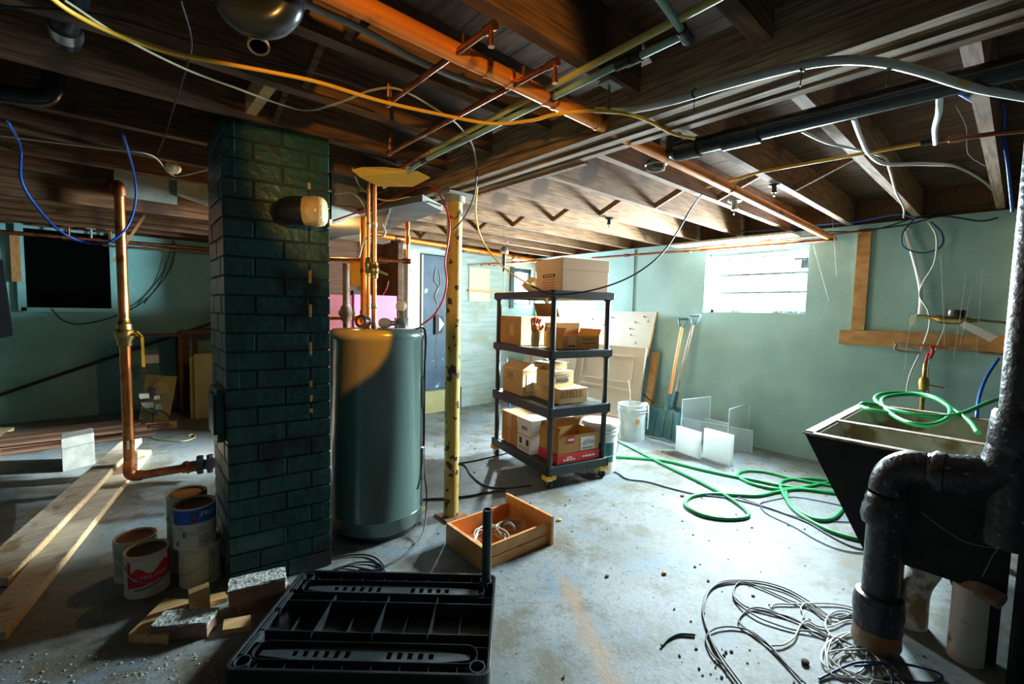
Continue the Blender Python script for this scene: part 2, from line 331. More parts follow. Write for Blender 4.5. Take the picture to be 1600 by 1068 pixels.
for (a0, a1, c0, c1) in ((2.56, 2.79, 0, 2.09), (2.79, 3.34, 0, .28), (2.79, 3.34, 1.98, 2.09), (3.34, bx0, 0, 2.09), (bx0, bx1, 0, bz0), (bx0, bx1, bz1, 2.09), (bx1, XW, 0, 2.09)):
    b.bb(a0, a1, YB, YB+.22, c0, c1)
for k in range(1, 13):
    z = k*.157
    for a0, a1 in (((3.34, XW),) if not bz0 < z < bz1 else ((3.34, bx0), (bx1, XW))): b.bb(a0, a1, YB-.006, YB, z, z+.006)
struct('wall_back', b, WALLB)
b = MB(); b.bb(2.79, 3.34, YB+.13, YB+.2, .28, 1.98); struct('wall_recess', b, DARKHOLE)
b = MB(); b.bb(-2.7, 1.9, YL, YL+.2, 0, 2.09); struct('wall_left', b, WALLL)
b = MB(); b.bb(1.80, 1.9, 5.35, YL, 0, 2.09); b.bb(1.80, 2.60, 5.3, 5.36, 0, 2.09)
for k in range(1, 14): b.bb(1.80, 2.56, 5.292, 5.3, k*.15, k*.15+.008)
b.bb(2.50, 2.56, YB, 5.3, 0, 2.09)
struct('wall_alcove', b, BROWNW)
b = MB(); b.bb(-2.8, -2.7, -2.7, 7.3, 0, 2.3); struct('wall_far_left', b, GREYW)
b = MB(); b.bb(-2.7, 5.0, -2.8, -2.7, 0, 2.3); struct('wall_near', b, GREYW)
b = MB()                                                        # rim boards over the walls
b.bb(XW+.06, XW+.1, -2.7, 7.3, 2.09, ZT); b.bb(-2.7, XW+.1, YL+.1, YL+.14, 2.09, ZT); b.bb(2.5, XW, YB+.15, YB+.2, 2.09, ZT)
struct('trim_1', b, JOIST)
# side window
def window(name, y0, y1, z0, z1, bars, m, frame=.03):
    o = thing(name, 'x', 'window'); del o['label']; del o['category']; o['kind'] = 'structure'
    X = XW+.17; f = MB()
    f.bb(X, X+.05, y0, y0+frame, z0, z1); f.bb(X, X+.05, y1-frame, y1, z0, z1); f.bb(X, X+.05, y0, y1, z0, z0+frame); f.bb(X, X+.05, y0, y1, z1-frame, z1)
    f.build('window_frame', m, o)
    f = MB()
    pass
    for z in bars:
        g_ = MB(); g_.bb(X-.02, X+.04, y0+frame, y1-frame, z, z+.02); g_.build('glazing_bar', SHELFP, o)  # bars coloured dark so they read as backlit silhouettes
    f.b.free()
    f = MB(); f.bb(X+.02, X+.024, y0+.01, y1-.01, z0+.01, z1-.01); f.build('pane', GLASS, o)
    return o
w1 = window('window_1', wy0, wy1, wz0, wz1, (1.53, 1.715), WHITE)
f = MB(); f.bb(XW+.10, XW+.13, wy0, wy1, 1.885, 1.90); f.bb(XW+.10, XW+.13, wy0, wy1, 1.925, 1.955); f.build('head_rail', DUSTM, w1)
f = MB(); f.bb(XW+.12, XW+.17, wy0+.04, wy0+.09, 1.76, 1.86); f.bb(XW+.12, XW+.15, wy0+.09, wy0+.15, 1.84, 1.86); f.build('latch_bracket', BLACKP, w1)
f = MB()
for (yy, ln) in ((1.36, .18), (1.56, .10), (1.98, .04)):
    for i in range(8): f.box((XW+.14+random.uniform(-.02, .02), yy+random.uniform(0, ln), wz0+.012), (.03, .03, .018), rot=Matrix.Rotation(random.uniform(0, 3), 3, 'Z'))
f.build('sill_debris', DIRT, w1)
w3 = thing('window_2', 'x', 'w'); del w3['label']; del w3['category']; w3['kind'] = 'structure'
f = MB()
for a0, a1 in ((bx0, bx0+.025), (bx0+.09, bx0+.105), (bx1-.02, bx1)): f.bb(a0, a1, YB+.05, YB+.10, bz0, bz1)
f.bb(bx0, bx1, YB+.05, YB+.10, bz0, bz0+.02); f.bb(bx0, bx1, YB+.05, YB+.10, bz1-.06, bz1); f.build('window_frame', BLACKP, w3)
f = MB(); f.bb(bx0, bx1, YB+.09, YB+.094, bz0, bz1); f.build('pane', GLASS, w3)
f = MB(); f.bb(bx0-.065, bx0+.005, YB-.02, YB+.05, bz0-.06, bz1); f.build('window_post', BLACKP, w3)
# ------------------------------------------------------------------ joists
YS = [-2.1+.445*i for i in range(5)]+[.13, .57, 1.01, 1.46, 1.90, 2.35, 2.80, 3.25, 3.69, 4.13, 4.56]
YLS = [-2.14+.445*i for i in range(5)]+[.10, .53, .97, 1.42, 1.83, 2.245, 2.74, 3.20, 3.64, 4.09, 4.52, 4.97, 5.42, 5.87, 6.32, 6.77]
ordn = ['first', 'second', 'third', 'fourth', 'fifth', 'sixth', 'seventh', 'eighth', 'ninth', 'tenth', 'eleventh', 'twelfth', 'thirteenth', 'fourteenth', 'fifteenth', 'sixteenth', 'seventeenth']
k = 0
for y in YS:
    if y < .05: continue
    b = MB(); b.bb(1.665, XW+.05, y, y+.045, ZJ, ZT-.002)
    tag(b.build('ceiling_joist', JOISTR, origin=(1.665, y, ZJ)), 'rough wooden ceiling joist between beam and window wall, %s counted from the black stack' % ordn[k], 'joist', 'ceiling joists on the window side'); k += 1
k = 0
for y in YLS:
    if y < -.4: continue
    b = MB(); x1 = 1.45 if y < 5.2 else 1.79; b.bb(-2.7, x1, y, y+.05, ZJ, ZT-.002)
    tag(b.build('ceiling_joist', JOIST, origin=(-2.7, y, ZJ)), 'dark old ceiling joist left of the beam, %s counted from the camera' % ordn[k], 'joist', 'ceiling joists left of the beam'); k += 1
# cross bridging between joists
def brace(a, bb_, lab, m=JOISTR):
    b = MB(); b.bar(a, bb_, .04, .022, up=(1, 0, 0)); tag(b.build('joist_brace', m, origin=V(a)), lab, 'brace', 'diagonal joist braces')
n = 0
for i in range(6, len(YS)-1):
    for X, u in ((3.25, 'over the side window'),) :
        y0, y1 = YS[i]+.045, YS[i+1]
        brace((X-.08*n, y0, 2.28), (X-.08*n, y1, 2.115), 'diagonal brace rising between joists near the window wall, gap %s from the stack' % ordn[n])
        n += 1
n = 0
for i in range(5, 11):
    y0, y1 = YLS[i]+.05, YLS[i+1]
    brace((.55, y0, 2.28), (.55, y1, 2.13), 'short brace between the dark joists left of the beam, gap %s from the camera' % ordn[n], JOIST); n += 1
# two light wood blocks
b = MB(); b.bb(.435, .475, 1.885, 2.24, 2.115, 2.20); tag(b.build('wood_block', WOODN, origin=(.45, 1.9, 2.11)), 'pale new wood block nailed between dark joists above the chimney front', 'wood block')
b = MB(); b.hexa([P(585, 250, d=2.9), P(688, 268, d=2.9), P(690, 275, d=3.2), P(600, 262, d=3.2), P(585, 243, d=2.9), P(688, 258, d=2.9), P(690, 262, d=3.2), P(600, 245, d=3.2)]); tag(b.build('wood_block', WOODN, origin=P(585, 250, d=2.9)), 'pale wood plank wedged under the joists above the water heater', 'wood block')
# built-up beam
bt = thing('ceiling_beam', 'wide built-up wooden beam of plies crossing the ceiling to the yellow column', 'beam', (1.55, -2.7, 2.0))
for i in range(5):
    z0 = (0, .008, -.004, .012, .002)[i]; b = MB(); b.bb(-.1+i*.0405, -.1+i*.0405+.038, 0, 7.55, z0, .19); b.build('beam_ply', BEAMW, bt)
b = MB(); b.bb(1.661, 1.69, 1.4, YB, 1.995, 2.03); tag(b.build('ledger_strip', JOISTR, origin=(1.67, 1.4, 2.0)), 'thin wooden ledger strip along the lower far edge of the beam', 'strip')
# ------------------------------------------------------------------ chimney
A = P(361, 925, z=0); B = P(518, 882, z=0); dv = (B-A).normalized(); CW = (B-A).length
lo, hi = 0, PI
best = None
for i in range(400):
    a = math.radians(70+i*.1); C = A+V((math.cos(a), math.sin(a), 0))*.42+V((0, 0, .8)); v = C-EYE; q = CX+F_PX*v.dot(rgt)/v.dot(fwd)
    if best is None or abs(q-333) < best[0]: best = (abs(q-333), a)
lv = V((math.cos(best[1]), math.sin(best[1]), 0))
ch = thing('brick_chimney', 'tall black-green glossy painted brick chimney standing beside the water heater', 'chimney', A)
def face(bm, o, u, width, depthdir, nrow=25, h=.084):
    for r in range(nrow):
        cuts = ([0, .27, .79, 1] if r % 2 else [0, .54, 1]) if width > .3 else [0, 1]
        for c0, c1 in zip(cuts, cuts[1:]):
            g = .004; j = random.uniform(-.0015, .0025)
            p0 = o+u*(c0*width+(g if c0 else 0)); p1 = o+u*(c1*width-(g if c1 < 1 else 0)); z0 = r*h+.004; z1 = (r+1)*h-.004
            q = [p0-depthdir*j, p1-depthdir*j, p1+depthdir*.05, p0+depthdir*.05]
            bm.hexa([p+V((0, 0, z0)) for p in q]+[p+V((0, 0, z1)) for p in q])
O = V((0, 0, 0)); b = MB(); face(b, O, dv, CW, lv); face(b, O+dv*CW, lv, .42, -dv); face(b, lv*.42, -lv, .42, dv)
b.build('brick_courses', BRICK, ch, bevel=.003)
b = MB(); i_ = .006; q = [dv*i_+lv*i_, dv*(CW-i_)+lv*i_, dv*(CW-i_)+lv*.414, dv*i_+lv*.414]
b.hexa([V(p) for p in q]+[V(p)+V((0, 0, 2.098)) for p in q]); b.build('mortar_core', MORTAR, ch)
nf = -V((-dv.y, dv.x, 0)); s0 = P(446, 332, d=2.03)-A
fl = MB(); e1 = s0+nf*.10+dv*.055; fl.tube([s0-nf*.02, s0+nf*.07+dv*.02, e1+dv*.02], .062, 20, 4); fo = fl.build('flue_stub', BLACKP, ch)
fl = MB(); t0 = e1+dv*.015; ax = (nf*.35+dv*.9).normalized(); fl.lathe([(.058, -.01), (.066, .0), (.064, .02), (.069, .045), (.060, .075), (.048, .085), (.0, .08)], t0, 18, axis=ax); fl.build('tape_cap', TAPE, fo)
cd = MB(); cn = -V((lv.y, -lv.x, 0)); c0 = P(341, 640, d=2.0)-A
side = lv*.12; Cc = lv*.16+V((0, 0, .80)); cn = V((-lv.y, lv.x, 0))
cd.hexa([Cc+cn*.0+lv*(-.1)+V((0, 0, -.12)), Cc+lv*.1+V((0, 0, -.12)), Cc+lv*.1+cn*.03+V((0, 0, -.12)), Cc-lv*.1+cn*.03+V((0, 0, -.12)), Cc-lv*.1+V((0, 0, .12)), Cc+lv*.1+V((0, 0, .12)), Cc+lv*.1+cn*.03+V((0, 0, .12)), Cc-lv*.1+cn*.03+V((0, 0, .12))])
cdo = cd.build('cleanout_door', BRICK, ch, bevel=.004)
cd = MB(); cd.hexa([Cc+cn*.03+lv*s1*.075+V((0, 0, z1*.09))+cn*c for c in (0, .012) for s1, z1 in ((-1, -1), (1, -1), (1, 1), (-1, 1))]); cd.build('door_panel', BRICK, cdo, bevel=.003)
# dripped ochre streak pieces down the front
DRIP = mat('ochre_drip', (.36, .20, .05), (.5, .3, .1), .6, scale=30)
for (zz, h_) in ((1.86, .03), (1.72, .05), (1.44, .06), (1.28, .06), (1.10, .06), (.93, .03), (.86, .03), (.8, .02)):
    b = MB(); o_ = dv*(CW*.79)+V((0, 0, zz)); b.box(o_-lv*.003, (.012, .004, h_), rot=Matrix.Rotation(math.atan2(dv.y, dv.x), 3, 'Z')); b.build('mortar_drip', DRIP, ch, bevel=.001)
# ------------------------------------------------------------------ yellow column
cb = V((1.545, 2.30, 0)); cl = thing('support_column', 'round steel post with flaking yellow paint holding up the beam', 'column', cb)
b = MB(); b.cyl((0, 0, .01), (0, 0, 1.955), .046, seg=28); b.build('post', COLM, cl)
b = MB(); b.box((0, 0, .006), (.15, .15, .012)); b.build('base_plate', RUST, cl)
b = MB(); b.cyl((0, 0, 1.94), (0, 0, 1.975), .06); b.bb(-.09, .11, -.08, .08, 1.975, 1.99); b.build('top_plate', DUSTM, cl)
for z in (.55, .95, 1.45): b = MB(); b.cyl((-.05, -.01, z), (-.042, -.008, z), .008, seg=8); b.build('bolt', RUST, cl)
# ------------------------------------------------------------------ water heater
hc = V((1.145, 2.49, 0)); R = .262
ht = thing('water_heater', 'dark green-grey cylindrical water heater standing right of the brick chimney', 'water heater', hc)
b = MB(); b.lathe([(0, .03), (R-.02, .03), (R, .05), (R, .12), (R+.004, .125), (R, .13), (R, 1.12), (R+.005, 1.125), (R+.005, 1.155), (R, 1.165), (R-.012, 1.178), (0, 1.186)], seg=64); b.build('tank', HEATER, ht)
b = MB(); b.lathe([(R-.03, 0), (R-.03, .035)], seg=48); b.build('base_ring', BLACKP, ht)
def surf(az, z, r=R): return V((math.cos(az)*r, math.sin(az)*r, z))
for z0, z1 in ((.28, .48), (.72, .90)):
    b = MB(); a = math.radians(-38); b.lathe([(R+.001, z0), (R+.010, z0+.005), (R+.010, z1-.005), (R+.001, z1)], seg=8, a0=a-.12, a1=a+.12); b.build('access_panel', HEATER, ht)
def vpipe(name, label, pxx, top, dep, mt, r, valve_z):
    p = P(pxx, 400, d=dep); t = thing(name, label, 'pipe', (p.x, p.y, 1.165))
    b = MB(); b.cyl((0, 0, 0), (0, 0, top-1.165), r, seg=14); b.build('riser', mt, t)
    b = MB(); zz = valve_z-1.165
    b.lathe([(r, zz-.05), (r*1.6, zz-.045), (r*1.6, zz-.02), (r*2.0, zz-.01), (r*2.0, zz+.015), (r*1.6, zz+.02), (r*1.6, zz+.04), (r, zz+.045)], seg=12); v = b.build('valve', BRASS, t)
    for z in (.02, .13, .32, .6): b = MB(); b.lathe([(r, z), (r*1.22, z+.003), (r*1.22, z+.028), (r, z+.03)], seg=12); b.build('solder_joint', SOLDER, t)
    return t, p
v1, pv1 = vpipe('copper_riser', 'thin copper pipe rising from heater top, left of the pair', 575.5, 2.03, 2.62, COPPER, .010, 1.55)
v2, pv2 = vpipe('copper_riser', 'thicker bright copper pipe rising from heater top, right of the pair', 584.5, 2.05, 2.60, COPPER, .014, 1.52)
b = MB(); b.bar((0.0, 0, .36), (.06, -.05, .33), .004, .014); b.lathe([(0, 0), (.012, 0), (.012, .02), (0, .02)], (.0, 0, .355), 10); b.build('valve_handle', BRASS, v2)
# things on the heater
def on(pxx, pyy, z=1.17): q = P(pxx, pyy, z=z); return q
def at_heater(pxx, dep): q = P(pxx, 505, d=dep); return V((q.x, q.y, 1.187))
q = at_heater(627, 2.57); bl = thing('light_bulb', 'white opal light bulb standing upright on a small tin can', 'light bulb', (q.x, q.y, q.z+.060))
b = MB(); b.lathe([(0, .102), (.018, .098), (.028, .085), (.032, .068), (.029, .052), (.020, .040)], seg=20); b.build('globe', BULB, bl)
b = MB(); b.lathe([(.020, .042), (.016, .030), (.013, .024), (.013, .004), (.005, 0), (0, 0)], seg=16); b.build('screw_base', BRASS, bl)
tc_ = thing('tin_can', 'short open tin can under the upright bulb on the heater', 'can', q)
b = MB(); b.lathe([(0, .001), (.038, .001), (.038, .058), (.040, .060), (.036, .060), (.036, .052), (0, .05)], seg=24); b.build('can_wall', STEEL, tc_)
q = at_heater(601, 2.52); bl = thing('light_bulb', 'white bulb lying on its side on the heater top', 'light bulb', q)
b = MB(); b.lathe([(0, -.035), (.018, -.03), (.027, -.018), (.030, 0), (.027, .018), (.016, .034)], (0, 0, .030), 20, axis=(.5, -.35, .0)); b.build('globe', BULB, bl)
b = MB(); b.lathe([(.016, .033), (.013, .04), (.013, .06), (0, .064)], (0, 0, .030), 16, axis=(.5, -.35, 0)); b.build('screw_base', STEEL, bl)
q = at_heater(567, 2.46); tr = thing('tape_roll', 'black tape roll lying tilted on the heater top beside the copper pipes', 'tape roll', q)
b = MB(); b.ringtube((-.02, -.015, .040), (.02, .01, .034), .036, .020, 24); b.build('tape_ring', BLACKP, tr)
b = MB(); b.ringtube((-.019, -.014, .040), (.019, .009, .034), .0195, .017, 20); b.build('cardboard_core', CARD, tr)
cable('power_cable', 'thin black cable running down the right side of the water heater', 'cable', [hc+surf(-.25, 1.175, .2), hc+surf(-.42, 1.17, .275), hc+surf(-.50, .95, .272), hc+surf(-.56, .72, .272), hc+surf(-.52, .5, .272), hc+surf(-.42, .3, .274), hc+surf(-.45, .15, .29), hc+V((.1, -.34, .02)), P(600, 885, z=.008), P(560, 890, z=.008)], .0045, BCABLE)
cable('power_cable', 'second thin black cable hugging the heater, ending in a loop on its side', 'cable', [hc+surf(-.35, 1.172, .24), hc+surf(-.62, 1.15, .272), hc+surf(-.72, .8, .270), hc+surf(-.72, .5, .270), hc+surf(-.85, .33, .268), hc+surf(-1.0, .25, .266)], .0035, BCABLE)
cable('floor_cable', 'black cable looping on the floor between chimney, heater and shelf tray', 'cord', px([(500, 882), (520, 872), (560, 866), (585, 870), (600, 885), (595, 893), (570, 888), (540, 884), (520, 890), (560, 878), (590, 880), (601, 892)], z=.008), .004, BCABLE)
# ------------------------------------------------------------------ pipes on the ceiling
def hz(pxx, y, z): return P(pxx, 0, z=z)
a = V((-.3, 1.13, 2.055)); e = V((4.70, 1.13, 1.985))
mp_ = thing('copper_drain_pipe', 'long fat bright copper drain pipe slung across the whole ceiling towards the side window', 'pipe', a)
b = MB(); b.tube([V((0, 0, 0)), e-a], .027, 24, 1); b.build('pipe_run', COPPERP, mp_)
d = (e-a).normalized()
for X in (.86, .95, 1.12, 1.16, 1.40, 1.62, 2.6):
    b = MB(); c = d*((X+.3)); b.tube([c, c+d*.012], .0295, 24, 1); b.build('coupling', COPPER, mp_)
for X in (.78, 1.02, 1.42):
    b = MB(); c = d*(X+.3); b.tube([c+V((0, 0, .0)), c+V((0, .0, .06))], .006, 8, 1); b.tube([c+V((0, -.03, 0)), c+V((0, -.02, .028)), c+V((0, .02, .028)), c+V((0, .03, 0))], .004, 6, 3); b.build('pipe_hanger', COPPERD, mp_)
# ceiling flange hanger on the main pipe
q = P(952, 130, z=2.10); t = thing('hanger_plate', 'small galvanised ceiling plate with rod holding the fat copper pipe', 'hanger', q)
b = MB(); b.bb(-.03, .05, -.025, .025, -.006, 0); b.build('plate', GALV, t)
b = MB(); b.cyl((0, 0, -.004), (0, 0, -.09), .006, seg=8); b.build('rod', STEEL, t)
# slim supply pipes running parallel to the beam
def run(name, label, cat, pts, r, m, fit=None, seg=10, group=None):
    t = thing(name, label, cat, V(pts[0]), 0, group); o = V(pts[0])
    b = MB(); b.tube([V(p)-o for p in pts], r, seg, 1); b.build('pipe_run', m, t)
    if fit is not None:
        for f in fit:
            b = MB(); i = min(int(f), len(pts)-2); p = V(pts[i]).lerp(V(pts[i+1]), f-int(f))-o; dd = (V(pts[i+1])-V(pts[i])).normalized()
            b.tube([p-dd*r*2.2, p+dd*r*2.2], r*1.45, seg, 1); b.build('fitting', COPPERD if 'copper' in name else BLACKP, t)
    return t
p1 = P(610, 238, z=2.02); p2 = P(868, 97, z=2.02); run('copper_supply_pipe', 'thin dark copper pipe crossing above the heater and turning up near the fat copper pipe', 'pipe', [p1+V((0, 0, .08)), p1, p2, p2+V((0, 0, -.06))], .009, COPPERD, (1, 1.99))
p1 = P(608, 160, z=2.03); p2 = P(768, 42, z=2.03); run('copper_supply_pipe', 'thin dark copper pipe above the yellow cord, second from the right', 'pipe', [p1+V((0, 0, .07)), p1, p2, p2+V((0, 0, -.05))], .009, COPPERD, (1, 1.99))
p1 = P(592, 283, z=2.045); p2 = P(672, 235, z=2.045); run('copper_supply_pipe', 'short copper pipe linking the yellow-green pipe to the heater riser', 'pipe', [p1, p2], .011, COPPERD, (0,))
run('plastic_supply_pipe', 'long straight yellow-green plastic pipe crossing the ceiling toward the heater', 'pipe', [P(660, 243, z=2.045), P(1130, -8, z=2.045)], .011, YGREEN)
run('grey_supply_pipe', 'grey-green pipe beside the yellow-green one with a black coupling', 'pipe', [P(600, 292, z=2.03), P(664, 250, z=2.03), P(985, 92, z=2.03)], .011, TEALP, (1.0, 1.72, 1.98))
run('teal_supply_pipe', 'pale teal pipe turning a copper elbow toward the top edge of the picture', 'pipe', [P(990, 92, z=2.03), P(1070, 54, z=2.03), P(1028, -8, z=2.05)], .011, TEALP, (0, 1.0))
# flexible conduit between the joists
cable('flex_conduit', 'dusty grey conduit sagging under the dark joists above the copper pipe', 'conduit', px([(440, -12, 2.07), (500, 16, 2.07), (570, 48, 2.07), (650, 93, 2.06), (740, 130, 2.06), (800, 146, 2.06), (850, 150, 2.08)], z=2.05), .010, DUSTM)
cable('extension_cord', 'thick yellow cord hanging across the ceiling from top left to the beam', 'cord', px([(60, -20), (110, 18), (180, 53), (260, 80), (340, 97), (420, 112), (500, 129), (600, 159), (700, 181), (770, 193), (830, 188), (870, 178), (940, 173), (1000, 183), (1050, 208), (1085, 216)], z=1.99), .0060, YELLOW)
cable('white_cable', 'thin white cable draped beneath the yellow cord above the chimney', 'cable', px([(100, 0), (190, 58), (290, 108), (370, 138), (430, 160), (480, 172), (530, 160), (580, 141), (625, 140), (680, 170), (720, 200), (742, 240), (745, 300), (742, 340)], z=2.03), .0036, BEIGEC)
cable('yellow_cable', 'yellow cable dropping beside the column and sweeping to the shelf top', 'cable', [P(738, 240, d=2.4), P(746, 280, d=2.5), P(743, 330, d=2.7), P(752, 372, d=2.9), P(775, 405, d=3.0), P(800, 428, d=3.1), P(830, 445, d=3.2), P(862, 458, z=1.475)], .0055, YELLOW)
cable('black_cable', 'black cable swooping from the joists down to the top of the shelf unit', 'cable', [P(830, 447, d=3.05), P(868, 460, d=3.05), P(930, 452, d=3.05), P(985, 432, d=3.1), P(1030, 400, d=3.1), P(1058, 362, d=3.1), P(1080, 325, d=3.1), P(1097, 303, z=2.095)], .0055, BCABLE)
cable('black_cable', 'thin black cable curling past the yellow column top', 'cable', [P(690, 225, d=2.2), P(732, 215, d=2.2), P(744, 250, d=2.3), P(742, 300, d=2.4), P(728, 335, d=2.45), P(708, 360, d=2.45)], .004, BCABLE)
cable('thin_black_wire', 'thin dark wire hanging in the gap left of the chimney top', 'wire', px([(282, 0), (299, 65), (290, 110), (272, 165), (262, 200), (246, 240)], z=2.06), .003, BCABLE)
cable('black_wire', 'long thin black wire under the left joists behind the yellow cord', 'wire', px([(0, 10), (120, 18), (190, 32), (290, 62), (380, 85), (470, 108), (540, 128), (580, 142)], z=2.07), .0035, BCABLE)
cable('blue_cable', 'bright blue cable hanging in a deep loop below the left joists', 'cable', [P(12, 190, z=2.08), P(32, 230, d=2.4), P(33, 280, d=2.4), P(55, 320, d=2.45), P(90, 358, d=2.5), P(130, 378, d=2.6), P(170, 378, d=2.6), P(200, 352, d=2.65), P(212, 310, d=2.7), P(208, 265, d=2.6), P(192, 210, z=2.08)], .0065, BLCABLE)
cable('grey_cable', 'grey cable lying along the left joists below the blue cable start', 'cable', px([(0, 212), (80, 222), (160, 232), (235, 242), (262, 268), (280, 275), (325, 265)], z=2.08), .004, WCABLE)
cable('white_hose', 'thick grey-white hose swinging under the beam to the right edge', 'hose', px([(930, 172, 2.03), (985, 172, 2.0), (1050, 158), (1120, 137), (1200, 115), (1260, 101), (1320, 94), (1380, 98), (1440, 112), (1520, 137), (1600, 152), (1660, 163)], z=1.96), .0115, HOSEG)
for q, w_ in (((1254, 103), 'middle'), ((1390, 101), 'right-hand'), ((1086, 146), 'left-hand')):
    b = MB(); c = P(*q, z=1.96); b.lathe([(.0125, -.003), (.0145, -.003), (.0145, .003), (.0125, .003)], c, 14, axis=(.2, 1, 0))
    b.tube([c+V((0, 0, -.010)), c+V((.004, .004, -.05))], .0015, 6, 1); tag(b.build('cable_tie', BLACKP, origin=c), 'black cable tie around the grey-white hose, the %s one' % w_, 'cable tie')
# black plastic drains
o = P(1068, 226, z=2.0)
t = thing('plastic_drain_pipe', 'black plastic drain pipe hanging below the right side of the beam', 'drain pipe', (1.89, .05, 1.995))
b = MB(); b.tube([V((-.01, -.3, -.003)), V((-.02, .92, .02))], .034, 24, 1); b.build('pipe_run', ABS, t)
b = MB(); b.tube([V((-.018, .66, .01)), V((-.019, .80, .014))], .040, 24, 1); b.build('coupling', ABS, t); b = MB(); b.tube([V((-.02, .9, .018)), V((-.02, 1.0, .02))], .042, 24, 1); b.tube([V((-.02, .96, .02)), V((.0, 1.02, .03)), V((.02, 1.04, .1))], .036, 20, 4); b.build('coupling', ABS, t)
t = thing('drain_trap', 'black plastic drain cup hanging just behind the fat copper pipe', 'drain fitting', P(1025, 258, z=2.02))
b = MB(); b.lathe([(.020, .27), (.020, .02), (.045, .02), (.047, 0), (.043, -.022), (.02, -.03), (0, -.03)], seg=28); b.build('cup', ABS, t)
b = MB(); b.lathe([(.046, -.004), (.050, 0), (.046, .004)], seg=28); b.build('rim', STEEL, t)
t = thing('drain_trap', 'big glossy black drain trap hanging at the top edge left of the copper pipe', 'drain fitting', P(446, 10, z=2.05)); 
b = MB(); b.tube([V((.02, .02, .12)), V((.0, .0, .05)), V((-.0, -.0, -.0)), V((-.03, .02, -.035)), V((-.075, .05, -.035)), V((-.105, .07, .0)), V((-.11, .08, .08))], .042, 24, 5); b.build('trap_bend', ABS, t)
b = MB(); b.lathe([(.044, 0), (.052, .003), (.052, .035), (.044, .038)], (0, 0, .015), 24); b.build('hub', ABS, t)
q = P(404, 72, z=2.0); t = thing('drain_stub', 'short black pipe end with tan ring beside the glossy trap', 'drain fitting', q)
b = MB(); b.ringtube((0, 0, -.0), (0.0, .03, .08), .024, .020, 20); b.build('pipe_end', ABS, t)
b = MB(); b.ringtube((0, -.001, -.003), (0, .003, .006), .027, .023, 20); b.build('end_ring', CARD, t)
t = thing('plastic_drain_pipe', 'black plastic drain pipe with hub in the top left corner', 'drain pipe', P(100, 30, z=2.12))
b = MB(); b.tube([V((.05, -.25, .08)), V((.02, -.05, .02)), V((0, .02, 0)), V((0, .10, -.02))], .034, 20, 4); b.build('pipe_run', ABS, t)
b = MB(); b.tube([V((0, .03, -.003)), V((0, .07, -.012))], .040, 20, 1); b.build('coupling', STEEL, t)
t = thing('plastic_drain_pipe', 'black drain pipe stub below the left joists at the left edge', 'drain pipe', P(30, 150, z=2.09))
b = MB(); b.tube([V((-.3, 0.05, .0)), V((0, 0, 0)), V((.08, .0, .03)), V((.1, 0, .12))], .034, 20, 4); b.build('pipe_run', ABS, t)
# yellow pex and other lines on the right of the beam
run('yellow_plastic_pipe', 'long yellow plastic pipe running to the black stack under right-hand joists', 'pipe', [P(1104, 292, z=2.07), P(1190, 268, z=2.065), P(1290, 250, z=2.06), P(1450, 222, z=2.04)], .008, YELLOW, (2.99,), seg=8)
run('tarnished_copper_pipe', 'tarnished copper pipe continuing from the yellow plastic pipe to the right edge', 'pipe', [P(1450, 222, z=2.04), P(1560, 208, z=2.04), P(1640, 200, z=2.04)], .009, COPPERD, (.4,))
cable('white_hose', 'short white hose dropping in a bend from the black drain, right one', 'hose', [P(1468, 150, z=2.0), P(1467, 175, z=1.98), P(1461, 200, z=2.0), P(1462, 224, z=2.035)], .009, WHITE)
cable('white_hose', 'white hose curling from the black drain into a wide loop at the wall', 'hose', [P(1334, 185, z=2.02), P(1345, 215, z=2.03), P(1358, 240, z=2.05), P(1385, 256, z=2.07), P(1450, 256, z=2.07), P(1500, 262, d=2.9), P(1545, 290, d=3.2), P(1558, 320, d=3.5), P(1520, 345, d=3.8), P(1470, 352, d=3.95), P(1418, 357, x=4.70)], .009, WHITE)
cable('grey_white_cable', 'grey-white cable drooping between right-hand joists beside the curled hose', 'cable', px([(1253, 205), (1290, 222), (1330, 232), (1380, 245), (1390, 265), (1400, 300), (1412, 325), (1412, 340)], z=2.08), .006, WCABLE)
cable('blue_cable', 'blue cable draped beside the black stack at the right edge', 'cable', [P(1500, 145, z=2.02), P(1530, 162, d=2.0), P(1566, 166, d=2.0), P(1568, 210, d=2.1), P(1575, 260, d=2.1), P(1582, 330, d=2.2)], .0065, BLCABLE)
cable('blue_cable', 'blue cable dropping behind the black stack into the tub', 'cable', [P(1560, 560, d=3.0), P(1541, 590, d=2.9), P(1530, 620, d=2.8), P(1526, 652, d=2.7), P(1524, 690, d=2.68), P(1522, 760, d=2.66)], .009, BLCABLE)
# wires over the right wall
def wires(label, pts, r, m, cat='wire', name='wall_wire'): cable(name, label, cat, pts, r, m)
wires('blue wire bundle running along the wall top from the window', [P(1150, 362, x=4.68), P(1220, 358, x=4.66), P(1290, 350, x=4.66), P(1340, 346, x=4.66), P(1400, 335, x=4.66), P(1430, 340, x=4.66)], .006, BLCABLE, 'cable')
wires('black cable along the right wall top, upper', [P(1290, 362, x=4.69), P(1360, 360, x=4.69), P(1430, 340, x=4.69), P(1500, 325, x=4.69), P(1575, 318, x=4.69)], .006, BCABLE, 'cable')
wires('black cable along the right wall top, lower sagging one', [P(1330, 362, x=4.67), P(1410, 352, x=4.67), P(1470, 338, x=4.67), P(1530, 345, x=4.67), P(1560, 340, x=4.67)], .006, BCABLE, 'cable')
wires('navy cable looping below the wall box', [P(1430, 340, x=4.67), P(1410, 365, x=4.67), P(1412, 385, x=4.67), P(1440, 395, x=4.67), P(1470, 385, x=4.67), P(1472, 365, x=4.67), P(1455, 346, x=4.67)], .006, NAVY, 'cable')
